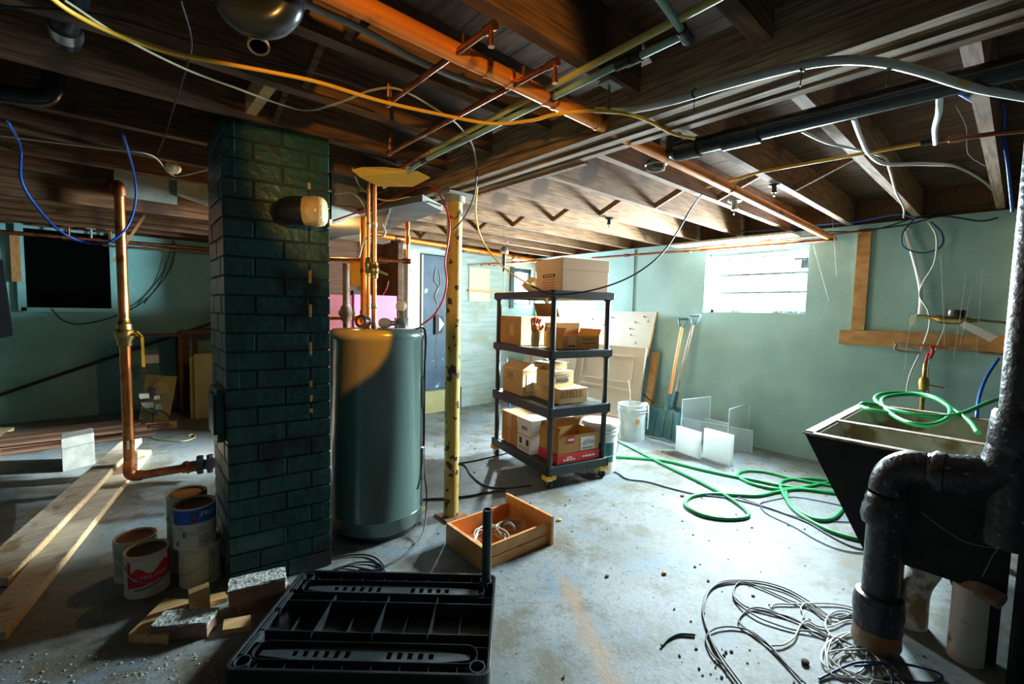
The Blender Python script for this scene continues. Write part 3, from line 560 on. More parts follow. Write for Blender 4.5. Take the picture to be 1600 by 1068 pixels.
wires('navy cable dropping from the wall box then turning white toward the tub', [P(1450, 346, x=4.66), P(1463, 370, x=4.66), P(1460, 410, x=4.66), P(1443, 440, x=4.66), P(1437, 462, x=4.66), P(1450, 485, x=4.65), P(1452, 510, x=4.64), P(1440, 545, x=4.63), P(1422, 585, x=4.62), P(1416, 615, x=4.6)], .006, WCABLE, 'cable')
wires('thin grey cable hanging beside the red-handled wall valve', [P(1478, 470, x=4.66), P(1476, 510, x=4.66), P(1460, 550, x=4.66), P(1450, 575, x=4.66), P(1452, 625, x=4.6)], .004, GCABLE, 'cable')
b = MB(); c = P(1440, 340, x=4.66); b.bb(-.05, .03, -.14, .12, -.015, .03); tag(b.build('junction_box', TEALC, origin=c), 'flat blue junction box on the wall top above looping cables', 'box')
# pipes along wall tops
def wallrun(label, a, bb_, r, m, X=None, **k): return run('copper_wall_pipe', label, 'pipe', [a, bb_], r, m, (.2, .5, .85), **k)
wallrun('reddish copper pipe running above the side window along the right wall', P(925, 403, x=4.55), P(1302, 374, x=4.55), .013, COPPERD)
wallrun('thin black-brown pipe just above the copper pipe over the side window', P(1090, 386, x=4.62), P(1345, 362, x=4.62), .009, RUST)
wallrun('thick orange copper pipe running along the back wall top behind the column', V((1.9, 4.72, 2.10)), V((4.6, 4.72, 2.04)), .030, COPPERP)
wallrun('thin copper pipe hanging low before the back window', P(752, 414, y=4.7), P(846, 407, y=4.7), .014, COPPERD)
wallrun('long copper pipe along the left wall top over the dark hatch', V((-2.5, 6.86, 1.975)), V((1.75, 6.86, 2.0)), .022, COPPERD)
wallrun('second thinner copper pipe along the left wall top', V((-.1, 6.80, 1.93)), V((1.75, 6.80, 1.955)), .011, COPPERD)
b = MB(); c = P(748, 412, y=4.85); b.lathe([(0, 0), (.035, 0), (.035, .02), (.02, .03), (.02, .06), (0, .06)], (0, 0, 0), 16, axis=(0, -1, 0)); tag(b.build('pipe_flange', RUST, origin=c), 'round rusty pipe flange on the back wall right of the column', 'flange')
# clamps and lamp bases under the right-hand joists
for (qx, qy, s, lab) in ((1148, 312, 1, 'round galvanised lamp base under the joist beside the fat copper pipe'), (1210, 288, .7, 'small galvanised clamp on the joist over the side window'), (952, 340, .8, 'small dark junction box screwed to the lit joist over the shelf')):
    c = P(qx, qy, z=2.095); t = thing('ceiling_fixture', lab, 'fixture', c)
    b = MB(); b.lathe([(0, 0), (.045*s, 0), (.045*s, -.012*s), (.02*s, -.02*s), (.018*s, -.05*s), (.024*s, -.055*s), (.02*s, -.07*s), (0, -.07*s)], seg=18); b.build('base', GALV if s > .75 and qx > 1000 else BLACKP, t)
    b = MB(); b.cyl((0, 0, -.02*s), (0, 0, -.10*s), .005, seg=8); b.build('stem', STEEL, t)
c = P(1035, 262, z=2.08)
# work lamp hanging by the back wall
t = thing('hanging_work_lamp', 'hook-hung work lamp with black grip dangling before the back wall', 'lamp', P(788, 392, d=4.4))
b = MB(); b.lathe([(.04, -.03), (.045, 0), (.03, .03), (.012, .05)], seg=16); b.build('lamp_cage', STEEL, t)
b = MB(); b.tube([V((0, 0, -.03)), V((0, 0, -.20))], lambda u: .022-.010*u, 12, 1); b.build('grip', BLACKP, t)
b = MB(); b.tube([V((0, 0, .05)), V((.02, -.02, .09)), V((0, 0, .12)), V((0, .01, .33))], .004, 8, 4); b.build('hook', STEEL, t)
b = MB(); b.tube([V((0, 0, -.2)), V((.003, 0, -.35)), V((0, 0, -.45))], .004, 8, 3); b.build('cord', GCABLE, t)
# ------------------------------------------------------------------ behind the heater
t = thing('pink_cabinet', 'pink painted metal cabinet behind the water heater and copper pipes', 'cabinet', (2.02, 4.62, 0))
b = MB(); b.bb(-.16, .33, 0, .24, .85, 1.44); b.build('front_panel', PINK, t, bevel=.008)
b = MB(); b.bb(-.50, -.162, .02, .24, .0, 1.43); b.build('red_panel', PINKD, t, bevel=.006)
b = MB(); b.bb(-.16, .33, .01, .24, 0, .848); b.build('lower_panel', PINKD, t)
b = MB(); b.cyl((.02, .1, 1.44), (.02, .1, 1.50), .03); b.build('top_fitting', BLACKP, t); b = MB(); b.box((-.1, .1, 1.46), (.08, .08, .04)); b.build('top_fitting', BLACKP, t)
b = MB(); b.tube([V((.18, .05, 1.44)), V((.22, .03, 1.52)), V((.24, .03, 1.6))], .005, 8, 3); b.build('red_lead', REDC, t)
t = thing('copper_flue_pipe', 'wide orange copper pipe standing behind the thin heater risers', 'pipe', P(569, 500, d=3.3).xy.to_3d())
b = MB(); b.tube([V((0, 0, 0)), V((.0, .0, 2.03))], .026, 20, 1); b.build('pipe_run', COPPERP, t)
b = MB()
for z in (1.25, 1.55): b.tube([V((0, 0, z)), V((0, 0, z+.03))], .030, 20, 1)
b.build('coupling', COPPER, t)
t = thing('iron_pipe', 'dark green-black iron pipe with valve just right of the chimney', 'pipe', P(541, 500, d=3.1).xy.to_3d())
b = MB(); b.tube([V((0, 0, 0)), V((0, 0, 1.60))], .022, 16, 1); b.build('pipe_run', RUST, t)
b = MB(); b.lathe([(.022, 1.2), (.036, 1.22), (.042, 1.26), (.036, 1.30), (.022, 1.32)], seg=16); b.tube([V((-.05, 0, 1.26)), V((.05, -.02, 1.26))], .018, 12, 1); b.build('valve', RUST, t)
run('copper_supply_pipe', 'horizontal copper pipe with elbow rising right of the heater risers', 'pipe', [P(515, 405, d=3.3), P(575, 406, d=3.3), P(636, 408, d=3.4), P(637, 375, d=3.4), P(636, 338, d=3.4)], .014, COPPERD, (.9, 1.4, 1.98, 2.99, 3.6))
run('copper_supply_pipe', 'short orange copper pipe just above the heater top by the chimney', 'pipe', [P(515, 497, d=3.2), P(565, 496, d=3.2)], .014, COPPERP, (0.8,))
b = MB(); c = P(556, 432, d=3.5); b.hexa([P(543, 446, d=3.5), P(571, 447, d=3.5), P(571, 447, d=3.53), P(543, 446, d=3.53), P(544, 407, d=3.42), P(574, 408, d=3.42), P(574, 408, d=3.45), P(544, 407, d=3.45)]); tag(b.build('yellow_card', YELB, origin=c), 'bright yellow card hanging behind the copper pipes', 'card')
b = MB(); c = P(566, 412, d=3.25); b.box((0, 0, 0), (.10, .04, .035)); tag(b.build('pipe_guard', CARDL, origin=c), 'pale block sitting on the horizontal copper pipe', 'block')
# yellow paper flap on the pipes
b = MB(); pts = [P(550, 266, z=2.02), P(563, 277, z=2.0), P(590, 291, z=1.985), P(645, 292, z=1.985), P(672, 278, z=2.0), P(652, 268, z=2.025), P(600, 262, z=2.03), P(566, 262, z=2.04)]
b.prism(pts, (0, 0, .004)); tag(b.build('yellow_sheet', YELB, origin=pts[0]), 'curled yellow sheet resting on pipes above the water heater', 'sheet')
# grey sheet metal and ducts
t = thing('sheet_metal_panel', 'dusty grey-green sheet panel behind heater risers beside the chimney top', 'panel', P(560, 280, d=3.0))
b = MB(); q = [P(518, 226, d=3.0), P(622, 240, d=3.4), P(622, 300, d=3.4), P(600, 322, d=3.3), P(518, 350, d=3.0)]; q = [p-t.location for p in q]; b.prism(q, (.01, .02, 0)); b.build('panel_sheet', DUSTM, t)
t = thing('heating_duct', 'flat grey sheet-metal duct hung under the joists between heater and column', 'duct', P(600, 345, z=1.955))
q = [P(505, 374, z=1.955), P(600, 360, z=1.955), P(692, 330, z=1.955), P(660, 314, z=1.955), P(610, 324, z=1.955), P(505, 345, z=1.955)]; q = [p-t.location for p in q]
b = MB(); b.prism(q, (0, 0, .04)); b.build('duct_body', DUCTM, t)
b = MB(); b.bar(q[1]+V((0, 0, -.004)), q[4]+V((0, 0, -.004)), .012, .008); b.build('seam', GALV, t)
b = MB(); c = P(597, 340, d=3.0); b.box((0, 0, 0), (.06, .05, .07)); tag(b.build('junction_box', GALV, origin=c, bevel=.003), 'small grey-green junction box beside the heater risers under the duct', 'box')
cable('white_cable', 'white cable curling from the small grey box down behind the risers', 'cable', [P(597, 350, d=2.95), P(602, 362, d=2.95), P(597, 369, d=2.95), P(580, 368, d=3.0), P(568, 378, d=3.1), P(561, 402, d=3.15)], .006, WCABLE)
cable('red_wire', 'red wire looping past the column and down to the heater', 'wire', [P(520, 345, d=2.9), P(590, 320, d=2.9), P(640, 298, d=2.8), P(672, 290, d=2.7), P(690, 310, d=2.65), P(702, 345, d=2.6), P(700, 380, d=2.6), P(695, 410, d=2.6), P(698, 440, d=2.6), P(692, 468, d=2.6), P(678, 492, d=2.58), P(658, 508, d=2.55)], .0055, REDC)
cable('yellow_cable', 'thin yellow-green cable sagging under the duct above the heater', 'cable', [P(550, 262, d=2.7), P(562, 290, d=2.8), P(585, 308, d=2.8), P(610, 313, d=2.8), P(645, 308, d=2.8), P(690, 322, d=2.8)], .005, YGREEN)
cable('grey_cable', 'grey cable coming from the chimney to the heater risers', 'cable', [P(522, 303, d=2.6), P(550, 302, d=2.6), P(566, 318, d=2.6), P(572, 335, d=2.6)], .004, GCABLE)
# ------------------------------------------------------------------ back wall things
dr = thing('blue_door', 'narrow blue-painted plank door with wires in the back wall behind the column', 'door', (2.80, YB-.03, .285))
b = MB(); b.bb(0.02, .54, 0, .035, 0, 1.68); b.build('door_leaf', TEALC, dr, bevel=.004)
b = MB(); b.tube([V((.2, -.004, 1.55)), V((.17, -.006, 1.38)), V((.23, -.006, 1.3)), V((.18, -.006, 1.18)), V((.22, -.006, 1.1))], .008, 8, 4); b.tube([V((.23, -.004, 1.52)), V((.26, -.006, 1.35)), V((.2, -.006, 1.2))], .006, 8, 4); b.tube([V((.21, -.004, 1.1)), V((.24, -.004, .75)), V((.2, -.004, .5)), V((.25, -.004, .2))], .003, 6, 4); b.build('hanging_wire', GCABLE, dr)
b = MB(); b.prism([V((.18, -.002, .70)), V((.28, -.002, .72)), V((.30, -.002, .93)), V((.18, -.002, .95))], (0, -.03, 0)); sg = b.build('black_box', BLACK, dr)
b = MB(); b.prism([V((.23, -.034, .74)), V((.30, -.034, .83)), V((.23, -.034, .92))], (0, -.003, 0)); b.build('arrow_mark', WHITE, sg)
b = MB()
for z in (.55, 1.05): b.box((.50, -.004, z), (.05, .01, .02))
b.build('hinge', STEEL, dr)
b = MB(); b.bb(-.0, .02, -.0, .03, .0, 1.68); b.build('edge_strip', WHITEB, dr)
b = MB(); b.bb(2.60, 2.76, YB-.05, YB-.005, .0, 2.0); tag(b.build('door_post', WHITEB, origin=(2.68, YB-.03, 0)), 'pale post left of the blue door', 'post')
b = MB(); b.bb(2.80, 3.20, YB-.06, YB-.01, .0, .27); tag(b.build('door_step', OLIVE, origin=(3, YB-.03, 0)), 'olive-brown board closing the gap beneath the blue door', 'board')
b = MB(); b.bb(3.20, 3.36, YB-.1, YB-.01, .0, .30); tag(b.build('step_block', GREYW, origin=(3.3, YB-.05, 0)), 'dark grey block at the foot of the blue door', 'block')
b = MB(); b.bb(3.52, 3.87, YB-.012, YB-.008, 1.42, 1.87); tag(b.build('pinned_paper', PAPERY, origin=(3.7, YB-.01, 1.6)), 'yellowed paper sheet pinned to the white board wall', 'paper')
b = MB(); b.bb(3.50, 4.7, YB-.03, YB-.008, 1.545, 1.575); tag(b.build('wall_rail', WOODN, origin=(3.5, YB-.02, 1.55)), 'thin wooden rail nailed across the white wall and paper', 'rail')
# right wall timber
b = MB(); b.bb(XW-.04, XW-.002, .87, .96, 1.205, 2.05); tag(b.build('wall_stud', WOODV, origin=(XW, .9, 1.2)), 'upright orange-brown stud on the right wall beside the window', 'stud')
b = MB(); b.bb(XW-.04, XW-.002, .06, 1.04, 1.075, 1.20); tag(b.build('wall_board', WOODV, origin=(XW, .5, 1.08)), 'horizontal orange-brown board fixed low on the right wall', 'board')
b = MB(); b.bb(XW-.10, XW-.002, -.02, .07, 1.0, 2.09); tag(b.build('wall_stud', WOODV, origin=(XW, .02, 1.0)), 'wooden post on the right wall just left of the black stack', 'stud')
b = MB(); b.bb(4.45, 4.70, 1.38, 2.55, 2.03, 2.05); tag(b.build('pale_plank', WHITEB, origin=(4.6, 1.4, 2.03)), 'pale plank lying over the pipes just above the side window', 'plank')
# plywood seams on the right wall
for y in (3.15,):
    b = MB(); b.bb(XW-.004, XW-.001, y, y+.008, 1.30, 2.08); struct('trim_2', b, BLACKP)
# water meter and valves
wm = thing('water_meter', 'small dark water meter with brass body and tag above the wall board', 'meter', P(1494, 497, x=4.62))
b = MB(); b.lathe([(0, .0), (.05, 0), (.055, .02), (.05, .05), (0, .055)], (0, 0, .01), 20); b.build('register', BLACKP, wm)
b = MB(); b.tube([V((0, .26, .02)), V((0, .12, .0)), V((0, .05, -.015)), V((0, -.06, -.015)), V((0, -.12, -.01))], lambda u: .014+.016*(.3 < u < .8), 12, 3); b.build('meter_body', BRASS, wm)
b = MB(); b.tube([V((0, -.12, -.01)), V((0, -.30, -.03)), V((0, -.36, -.05)), V((0, -.36, -.22)), V((0, -.34, -.25)), V((0, .28, -.20)), V((0, .32, -.22)), V((0, .32, -.26)), V((0, .18, -.27))], .009, 10, 3); b.build('meter_pipe', RUST, wm)
b = MB(); b.prism([V((-.05, -.02, -.05)), V((-.05, -.05, -.02)), V((-.05, -.22, -.12)), V((-.05, -.18, -.16))], (-.002, 0, 0)); b.build('paper_tag', WHITEC, wm)
b = MB(); b.prism([V((-.04, .25, .02)), V((-.04, .21, .03)), V((-.04, .22, -.05)), V((-.04, .25, -.07))], (-.002, 0, 0)); b.build('paper_tag', WHITEC, wm)
b = MB(); b.tube([P(1415, 361, x=4.68)-wm.location, P(1432, 420, x=4.68)-wm.location, P(1439, 460, x=4.68)-wm.location, P(1437, 495, x=4.66)-wm.location], .013, 10, 3); b.build('supply_pipe', WHITE, wm)
wv = thing('wall_valve', 'brass hose valve with red handle on the wall above the tub', 'valve', P(1443, 600, x=4.62))
b = MB(); b.lathe([(.016, -.30), (.016, -.05), (.030, -.04), (.034, .02), (.026, .05), (.014, .06), (.014, .16)], seg=16); b.build('valve_body', BRASS, wv)
b = MB(); b.tube([V((0, 0, .16)), V((0, -.01, .24))], .009, 8, 1); b.tube([V((0, -.02, .20)), V((0, -.035, .26)), V((0, -.02, .30))], .011, 8, 3); b.build('red_handle', RED, wv)
b = MB(); b.tube([V((0, -.01, .0)), V((0, -.12, -.01))], .006, 8, 1); b.build('lever', RUST, wv)
# ------------------------------------------------------------------ black stack and elbow
sx, sy = 2.225, -.02
st = thing('drain_stack', 'massive black cast-iron drain stack with wye and elbow in the right foreground', 'drain stack', (sx, .0, 0))
Rr = .058
b = MB(); b.tube([V((0, sy, .90)), V((0, sy, 2.3))], .054, 32, 1); b.build('vertical_pipe', IRON, st)
b = MB(); b.lathe([(.054, .86), (.070, .87), (.075, .90), (.072, .96), (.068, 1.0), (.060, 1.01), (.054, 1.005)], (0, sy, 0), 32); b.tube([V((0, sy, .55)), V((0, sy, .90))], .062, 32, 1); b.tube([V((0, sy, .93)), V((0, sy+.03, .80)), V((0, sy+.11, .765)), V((0, sy+.2, .75))], .066, 28, 5); b.build('wye_fitting', IRON, st)
b = MB(); b.tube([V((0, sy+.10, .752)), V((0, .195, .752))], .060, 32, 1)
b.lathe([(.06, 0), (.074, .004), (.074, .03), (.064, .04), (.06, .05)], (0, .145, .752), 32, axis=(0, 1, 0)); b.build('horizontal_arm', IRON, st)
b = MB(); ey, ez = .195, .752
b.tube([V((0, ey+.0, ez)), V((0, ey+.045, ez-.006)), V((0, ey+.082, ez-.035)), V((0, ey+.10, ez-.075)), V((0, ey+.105, ez-.12))], .062, 32, 6); b.build('elbow', IRON, st)
by = ey+.105
b = MB(); b.lathe([(.060, .50), (.074, .505), (.080, .53), (.076, .57), (.068, .585), (.070, .60), (.064, .62), (.06, .625)], (0, by, 0), 36); b.build('bell_hub', IRON, st)
b = MB(); b.tube([V((0, by, .14)), V((0, by, .52))], .0585, 36, 1); b.build('down_pipe', IRON, st)
b = MB(); b.lathe([(.060, .225), (.076, .22), (.083, .19), (.083, .15), (.078, .12), (.080, .09)], (0, by, 0), 36); b.build('lower_hub', IRON, st)
b = MB(); b.lathe([(.070, .13), (.076, .08), (.080, .03), (.07, 0)], (0, by, 0), 36); b.build('rusty_base', RUST, st)
# ------------------------------------------------------------------ laundry tub
zt, zb = .765, .295
x0, x1 = 2.40, 3.56
yfront, yback, yfb = .64, .02, .385
tb = thing('laundry_tub', 'old black-sided double laundry tub with stained concrete basins behind the black stack', 'laundry tub', (x0, 0, 0))
L_ = x1-x0; th = .035; yb0 = -.03
def tubbox(xa, xb, m, name):
    pass
b = MB()
def quadwall(b, q, off): b.hexa([*q[:2], q[1]+off, q[0]+off, q[3], q[2], q[2]+off, q[3]+off])
fo = [V((.03, yfb, zb)), V((L_-.03, yfb, zb)), V((L_-.03, yfront, zt)), V((.03, yfront, zt))]
quadwall(b, fo, V((0, -.03, 0)))
b.prism([V((0, yfb, zb)), V((0, yfront, zt)), V((0, yb0, zt)), V((0, yb0, zb))], (.03, 0, 0))
b.prism([V((L_, yfb, zb)), V((L_, yfront, zt)), V((L_, yb0, zt)), V((L_, yb0, zb))], (-.03, 0, 0))
b.bb(.03, L_-.03, yb0, yb0+.03, zb, zt); b.bb(.03, L_-.03, yb0+.03, yfb-.03, zb, zb+.03)
b.build('outer_shell', TUBOUT, tb)
b = MB(); t_ = .03
for xa, xb in ((.031, .42), (.45, L_-.031)):
    pi = [V((xa, yfb-.04, zb+.035)), V((xb, yfb-.04, zb+.035)), V((xb, yfront-.035, zt-.006)), V((xa, yfront-.035, zt-.006))]
    quadwall(b, pi, V((0, -.01, 0)))
    b.bb(xa, xb, yb0+.031, yb0+.045, zb+.03, zt-.006); b.bb(xa, xb, yb0+.04, yfb-.03, zb+.031, zb+.045)
    for xx, s in ((xa, .012), (xb, -.012)): b.prism([V((xx, yfb-.03, zb+.03)), V((xx, yfront-.035, zt-.006)), V((xx, yb0+.04, zt-.006)), V((xx, yb0+.04, zb+.03))], (s, 0, 0))
b.prism([V((.42, yfb-.03, zb+.03)), V((.42, yfront-.035, zt-.004)), V((.42, yb0+.03, zt-.004)), V((.42, yb0+.03, zb+.03))], (.03, 0, 0))
b.build('basin', TUBIN, tb)
b = MB()
b.bb(-.004, .034, yb0, yfront+.004, zt-.008, zt+.002); b.bb(L_-.034, L_+.004, yb0, yfront+.004, zt-.008, zt+.002); b.bb(0, L_, yfront-.034, yfront+.004, zt-.008, zt+.002); b.bb(0, L_, yb0, yb0+.035, zt-.008, zt+.002); b.bb(.415, .455, yb0, yfront, zt-.006, zt+.001)
b.build('rim', TUBRIM, tb)
for (xx, yy) in ((.06, 0), (.06, .28), (L_-.06, 0), (L_-.06, .28)):
    b = MB(); b.bb(xx-.02, xx+.02, yy-.02, yy+.02, 0, zb); b.build('leg', BLACK, tb)
b = MB(); q1 = P(1520, 900, x=2.45)-V((x0, 0, 0)); q2 = P(1385, 1040, x=2.5)-V((x0, 0, 0)); 
b.tube([V((.12, .20, zb)), V((.12, .20, .26)), V((.12, .23, .16)), V((.12, .23, .0))], .055, 24, 5); b.build('waste_pipe', WHITEPIPE, tb)
b = MB(); b.tube([V((.02, .06, zb)), V((.02, .06, 0))], .052, 24, 1); b.build('waste_pipe', WHITEPIPE, tb)
b = MB(); b.tube([V((-.03, -.07, .62)), V((-.03, -.07, 0))], .024, 16, 1); b.build('support_pipe', TUBOUT, tb)
b = MB(); b.tube([V((-.04, -.02, zb)), V((-.02, .02, .30)), V((.05, .10, .28))], .03, 12, 3); b.build('rusty_trap', RUST, tb)
# ------------------------------------------------------------------ green hose
g = .011
def fl(l, z=g): return [P(x, y, z=z) for x, y in l]
strands = [
 fl([(940, 672), (965, 688), (1000, 706), (1040, 727), (1090, 751), (1130, 772), (1158, 790), (1170, 803), (1160, 809), (1130, 810), (1100, 805), (1078, 795), (1071, 785), (1082, 775), (1110, 771), (1150, 773), (1185, 774), (1215, 768), (1250, 764), (1300, 770), (1370, 778)]),
 fl([(925, 708), (960, 713), (1000, 716), (1040, 720), (1090, 732), (1140, 743), (1180, 750), (1230, 760), (1300, 768), (1380, 777)]),
 fl([(1400, 790), (1350, 768), (1290, 757), (1240, 748), (1200, 738), (1170, 735), (1154, 739), (1156, 746), (1180, 757), (1220, 764), (1260, 760), (1290, 754), (1330, 748)]),
 fl([(1345, 763), (1300, 752), (1270, 748), (1240, 748), (1222, 752), (1220, 762), (1230, 780), (1250, 798), (1275, 811), (1300, 810), (1316, 796), (1330, 780)]),
 fl([(1228, 768), (1232, 785), (1250, 803), (1280, 821), (1310, 834), (1345, 843), (1400, 850)]),
]
zc = zt+.02
def tz(l, z): return [P(x, y, z=z) for x, y in l]
coil = [P(1520, 850, z=.02), P(1480, 760, z=.4), P(1350, 655, z=.6)]
strands.append([P(1400, 647, z=.78), P(1360, 640, z=.78), P(1346, 634, z=.785), P(1350, 630, z=.80), P(1372, 633, z=.79), P(1400, 641, z=.79), P(1440, 649, z=.79), P(1480, 650, z=.79), P(1510, 643, z=.79), P(1540, 630, z=.81), P(1570, 620, z=.82)])
strands.append([P(1375, 633, z=.79), P(1367, 622, z=.79), P(1378, 615, z=.79), P(1410, 613, z=.80), P(1450, 617, z=.81), P(1475, 628, z=.80), P(1485, 642, z=.79), P(1476, 656, z=.785), P(1450, 664, z=.78), P(1420, 660, z=.78), P(1395, 648, z=.78), P(1378, 630, z=.79), P(1385, 620, z=.80), P(1420, 616, z=.81), P(1460, 622, z=.81), P(1490, 640, z=.79), P(1515, 658, z=.78), P(1528, 676, z=.77)])
b = MB()
for s in strands: b.tube(s, .0115, 12, 8)
tag(b.build('garden_hose', GREEN, origin=strands[0][0]), 'bright green garden hose looped on the floor and coiled on the tub', 'hose')
DCABLE = mat('dark_grey_cable', (.05, .05, .052), (.13, .13, .125), .5, scale=8)
# cords on floor
cable('navy_cord', 'navy cord snaking over the floor from the shelf unit to the tub', 'cord', fl([(925, 735), (960, 737), (980, 748), (1010, 752), (1050, 763), (1090, 772), (1140, 778), (1190, 790), (1215, 798), (1260, 815), (1300, 838), (1340, 856), (1390, 862)], .006), .005, NAVY)
cable('navy_cord', 'thin navy cord loop under the green hose on the floor', 'cord', fl([(1210, 780), (1190, 785), (1188, 790), (1200, 803), (1240, 822), (1280, 845), (1320, 860), (1380, 866)], .005)+[], .0035, NAVY, extra=[fl([(1210, 780), (1240, 776), (1290, 784), (1345, 797)], .005), fl([(1150, 775), (1200, 792), (1260, 810), (1340, 816)], .005)])
cable('floor_cable', 'blue-black cable curving on the floor behind the column', 'cord', fl([(800, 705), (760, 715), (725, 722), (700, 724)], .006), .006, NAVY, extra=[fl([(700, 722), (725, 726), (735, 740), (755, 757), (785, 762), (830, 758)], .006)])
cable('blue_cable', 'thin blue cable hanging just behind the left side of the shelf unit', 'cable', [P(792, 560, d=4.3), P(793, 600, d=4.3), P(797, 640, d=4.3), P(792, 665, d=4.3)], .006, BLCABLE)
cable('flat_black_strip', 'flat black rubber strip lying across the floor behind the column', 'strip', fl([(655, 780), (700, 778), (735, 774), (765, 768), (790, 766)], .006), .008, BLACKP)
def poly(l): return [P(1040+x*.2875, 880+y*.2875, z=z) for x, y, z in l]
def pl(l, z=.006): return [P(1040+x*.2875, 880+y*.2875, z=z+.004*random.random()) for x, y in l]
cable('tangled_cable', 'grey cable making the widest loop of the tangle on the near floor', 'cable', pl([(420, 660), (330, 540), (260, 430), (215, 320), (203, 240), (230, 150), (300, 100), (400, 90), (520, 98), (640, 130), (740, 180), (830, 240), (900, 290), (980, 290), (1050, 230)]), .0036, DCABLE, extra=[pl([(400, 660), (300, 520), (240, 400), (225, 330)]), pl([(210, 270), (225, 170), (290, 110), (420, 98), (560, 118), (700, 170), (840, 270), (900, 320)])])
cable('tangled_cable', 'black-grey cable forming the second loop inside the tangle', 'cable', pl([(900, 400), (800, 370), (700, 360), (600, 330), (500, 290), (410, 230), (370, 180), (380, 120), (430, 98), (540, 140), (700, 210), (780, 240), (860, 290), (900, 310)]), .0034, DCABLE, extra=[pl([(370, 180), (440, 235), (560, 260), (700, 300), (800, 370), (880, 400)])])
cable('tangled_cable', 'black cable running from lower left of the tangle across it', 'cable', pl([(760, 650), (640, 530), (560, 440), (470, 370), (380, 345), (300, 345), (240, 370), (220, 420), (260, 500), (330, 560)]), .0034, BCABLE, extra=[pl([(740, 640), (600, 480), (480, 385), (400, 320), (415, 280), (470, 240), (560, 250), (680, 300), (780, 340), (880, 390), (960, 420), (1080, 470)])])
cable('tangled_cable', 'white cable wriggling over the middle of the tangle', 'cable', pl([(580, 445), (640, 440), (700, 400), (730, 340), (770, 310), (830, 340), (900, 340), (980, 310), (1040, 310)]), .0034, WCABLE, extra=[pl([(745, 300), (750, 270), (735, 240), (760, 215), (800, 215)]), pl([(900, 440), (960, 400), (1010, 380), (1080, 400)])])
cable('tangled_cable', 'white cable coiled beside the foot of the black stack', 'cable', pl([(1080, 390), (1000, 375), (920, 400), (860, 460), (850, 530), (900, 580), (970, 610), (1050, 590), (1090, 530), (1085, 400), (1060, 310), (1000, 265), (930, 258), (880, 290), (870, 340), (900, 390), (960, 440), (1030, 510)]), .0036, WCABLE, extra=[pl([(890, 380), (870, 470), (900, 560), (990, 600)]), pl([(570, 240), (600, 220), (700, 220), (860, 215), (960, 225), (1040, 245)])])
cable('tangled_cable', 'blue-black cable arching around the stack foot', 'cable', [P(1280, 1060, z=.006), P(1300, 1050, z=.01), P(1335, 1035, z=.03), P(1365, 1034, z=.04), P(1390, 1040, z=.03), P(1395, 1075, z=.02)], .0045, NAVY, extra=[[P(1335, 1040, z=.02), P(1400, 1036, z=.03), P(1450, 1045, z=.03), P(1472, 1056, z=.02), P(1455, 1066, z=.01), P(1380, 1060, z=.01)], pl([(1080, 540), (1090, 430), (1070, 320), (1010, 280), (940, 290)])])
random.seed(11)
for nm, lab, mm in (('tangled_cable', 'dark cable knot heaped at the bottom edge before the stack', GCABLE),):
    pts = []
    for i in range(15):
        a_ = i*1.9+random.uniform(-.5, .5); rr_ = random.uniform(.05, .15); c = P(1345, 1045, z=0); pts.append(c+V((math.cos(a_)*rr_*1.1, math.sin(a_)*rr_, .006+.02*random.random())))
    cable(nm, lab, 'cable', pts, .0032, mm, n=6, seg=6)
cable('green_cord_piece', 'short dark green cord piece curved on the near floor', 'cord', fl([(1034, 1008), (1045, 997), (1062, 990), (1086, 991)], .006), .005, BROOM)
# ------------------------------------------------------------------ plastic shelf unit with castors
su0 = V((2.69, 2.585, 0)); sa = math.radians(-12)
su = thing('shelf_unit', 'four-tier black plastic shelf unit on yellow-blocked castors, loaded with boxes', 'shelf unit', su0, sa)
HX, HY = .288, .455
lev = [(.10, .165), (.53, .60), (.965, 1.02), (1.40, 1.455)]
for i, (z0, z1) in enumerate(lev):
    b = MB()
    b.bb(-HX, HX, -HY, -HY+.025, z0, z1); b.bb(-HX, HX, HY-.025, HY, z0, z1); b.bb(-HX, -HX+.025, -HY, HY, z0, z1); b.bb(HX-.025, HX, -HY, HY, z0, z1)
    nx = 5; 
    for k in range(22): yy = -HY+.05+k*(2*HY-.1)/21; b.bb(-HX+.06, HX-.06, yy-.010, yy+.010, z1-.012, z1-.003)
    for xx in (-HX+.05, 0, HX-.05): b.bb(xx-.018, xx+.018, -HY+.02, HY-.02, z1-.016, z1-.001)
    for yy in (-HY+.04, HY-.04): b.bb(-HX+.02, HX-.02, yy-.022, yy+.022, z1-.014, z1-.001)
    for xx in (-HX+.035, HX-.035):
        for yy in (-HY+.035, HY-.035): b.tube([V((xx, yy, z0-.012)), V((xx, yy, z1+.004))], .031, 16, 1)
    b.build('shelf', SHELFP, su, bevel=.004, smooth=False)
for xx in (-HX+.035, HX-.035):
    for yy in (-HY+.035, HY-.035):
        for za, zb_ in ((.165, .53), (.60, .965), (1.02, 1.40)):
            b = MB(); b.tube([V((xx, yy, za-.004)), V((xx, yy, zb_+.002))], .021, 16, 1); b.build('post', SHELFP, su)
        b = MB(); b.bb(xx-.045, xx+.045, yy-.03, yy+.03, .068, .100); b.build('wood_block', YELB, su)
        b = MB(); b.lathe([(0, -.012), (.026, -.012), (.03, -.006), (.03, .006), (.026, .012), (0, .012)], (xx, yy, .031), 18, axis=(1, .4, 0)); w_ = b.build('castor_wheel', BLACKP, su)
        b = MB(); b.box((xx, yy, .062), (.04, .04, .008)); b.bar((xx-.016, yy, .030), (xx-.016, yy, .062), .003, .02, up=(0, 1, 0)); b.bar((xx+.016, yy, .030), (xx+.016, yy, .062), .003, .02, up=(0, 1, 0)); b.build('castor_fork', STEEL, w_)
MS = TM(su0, sa)
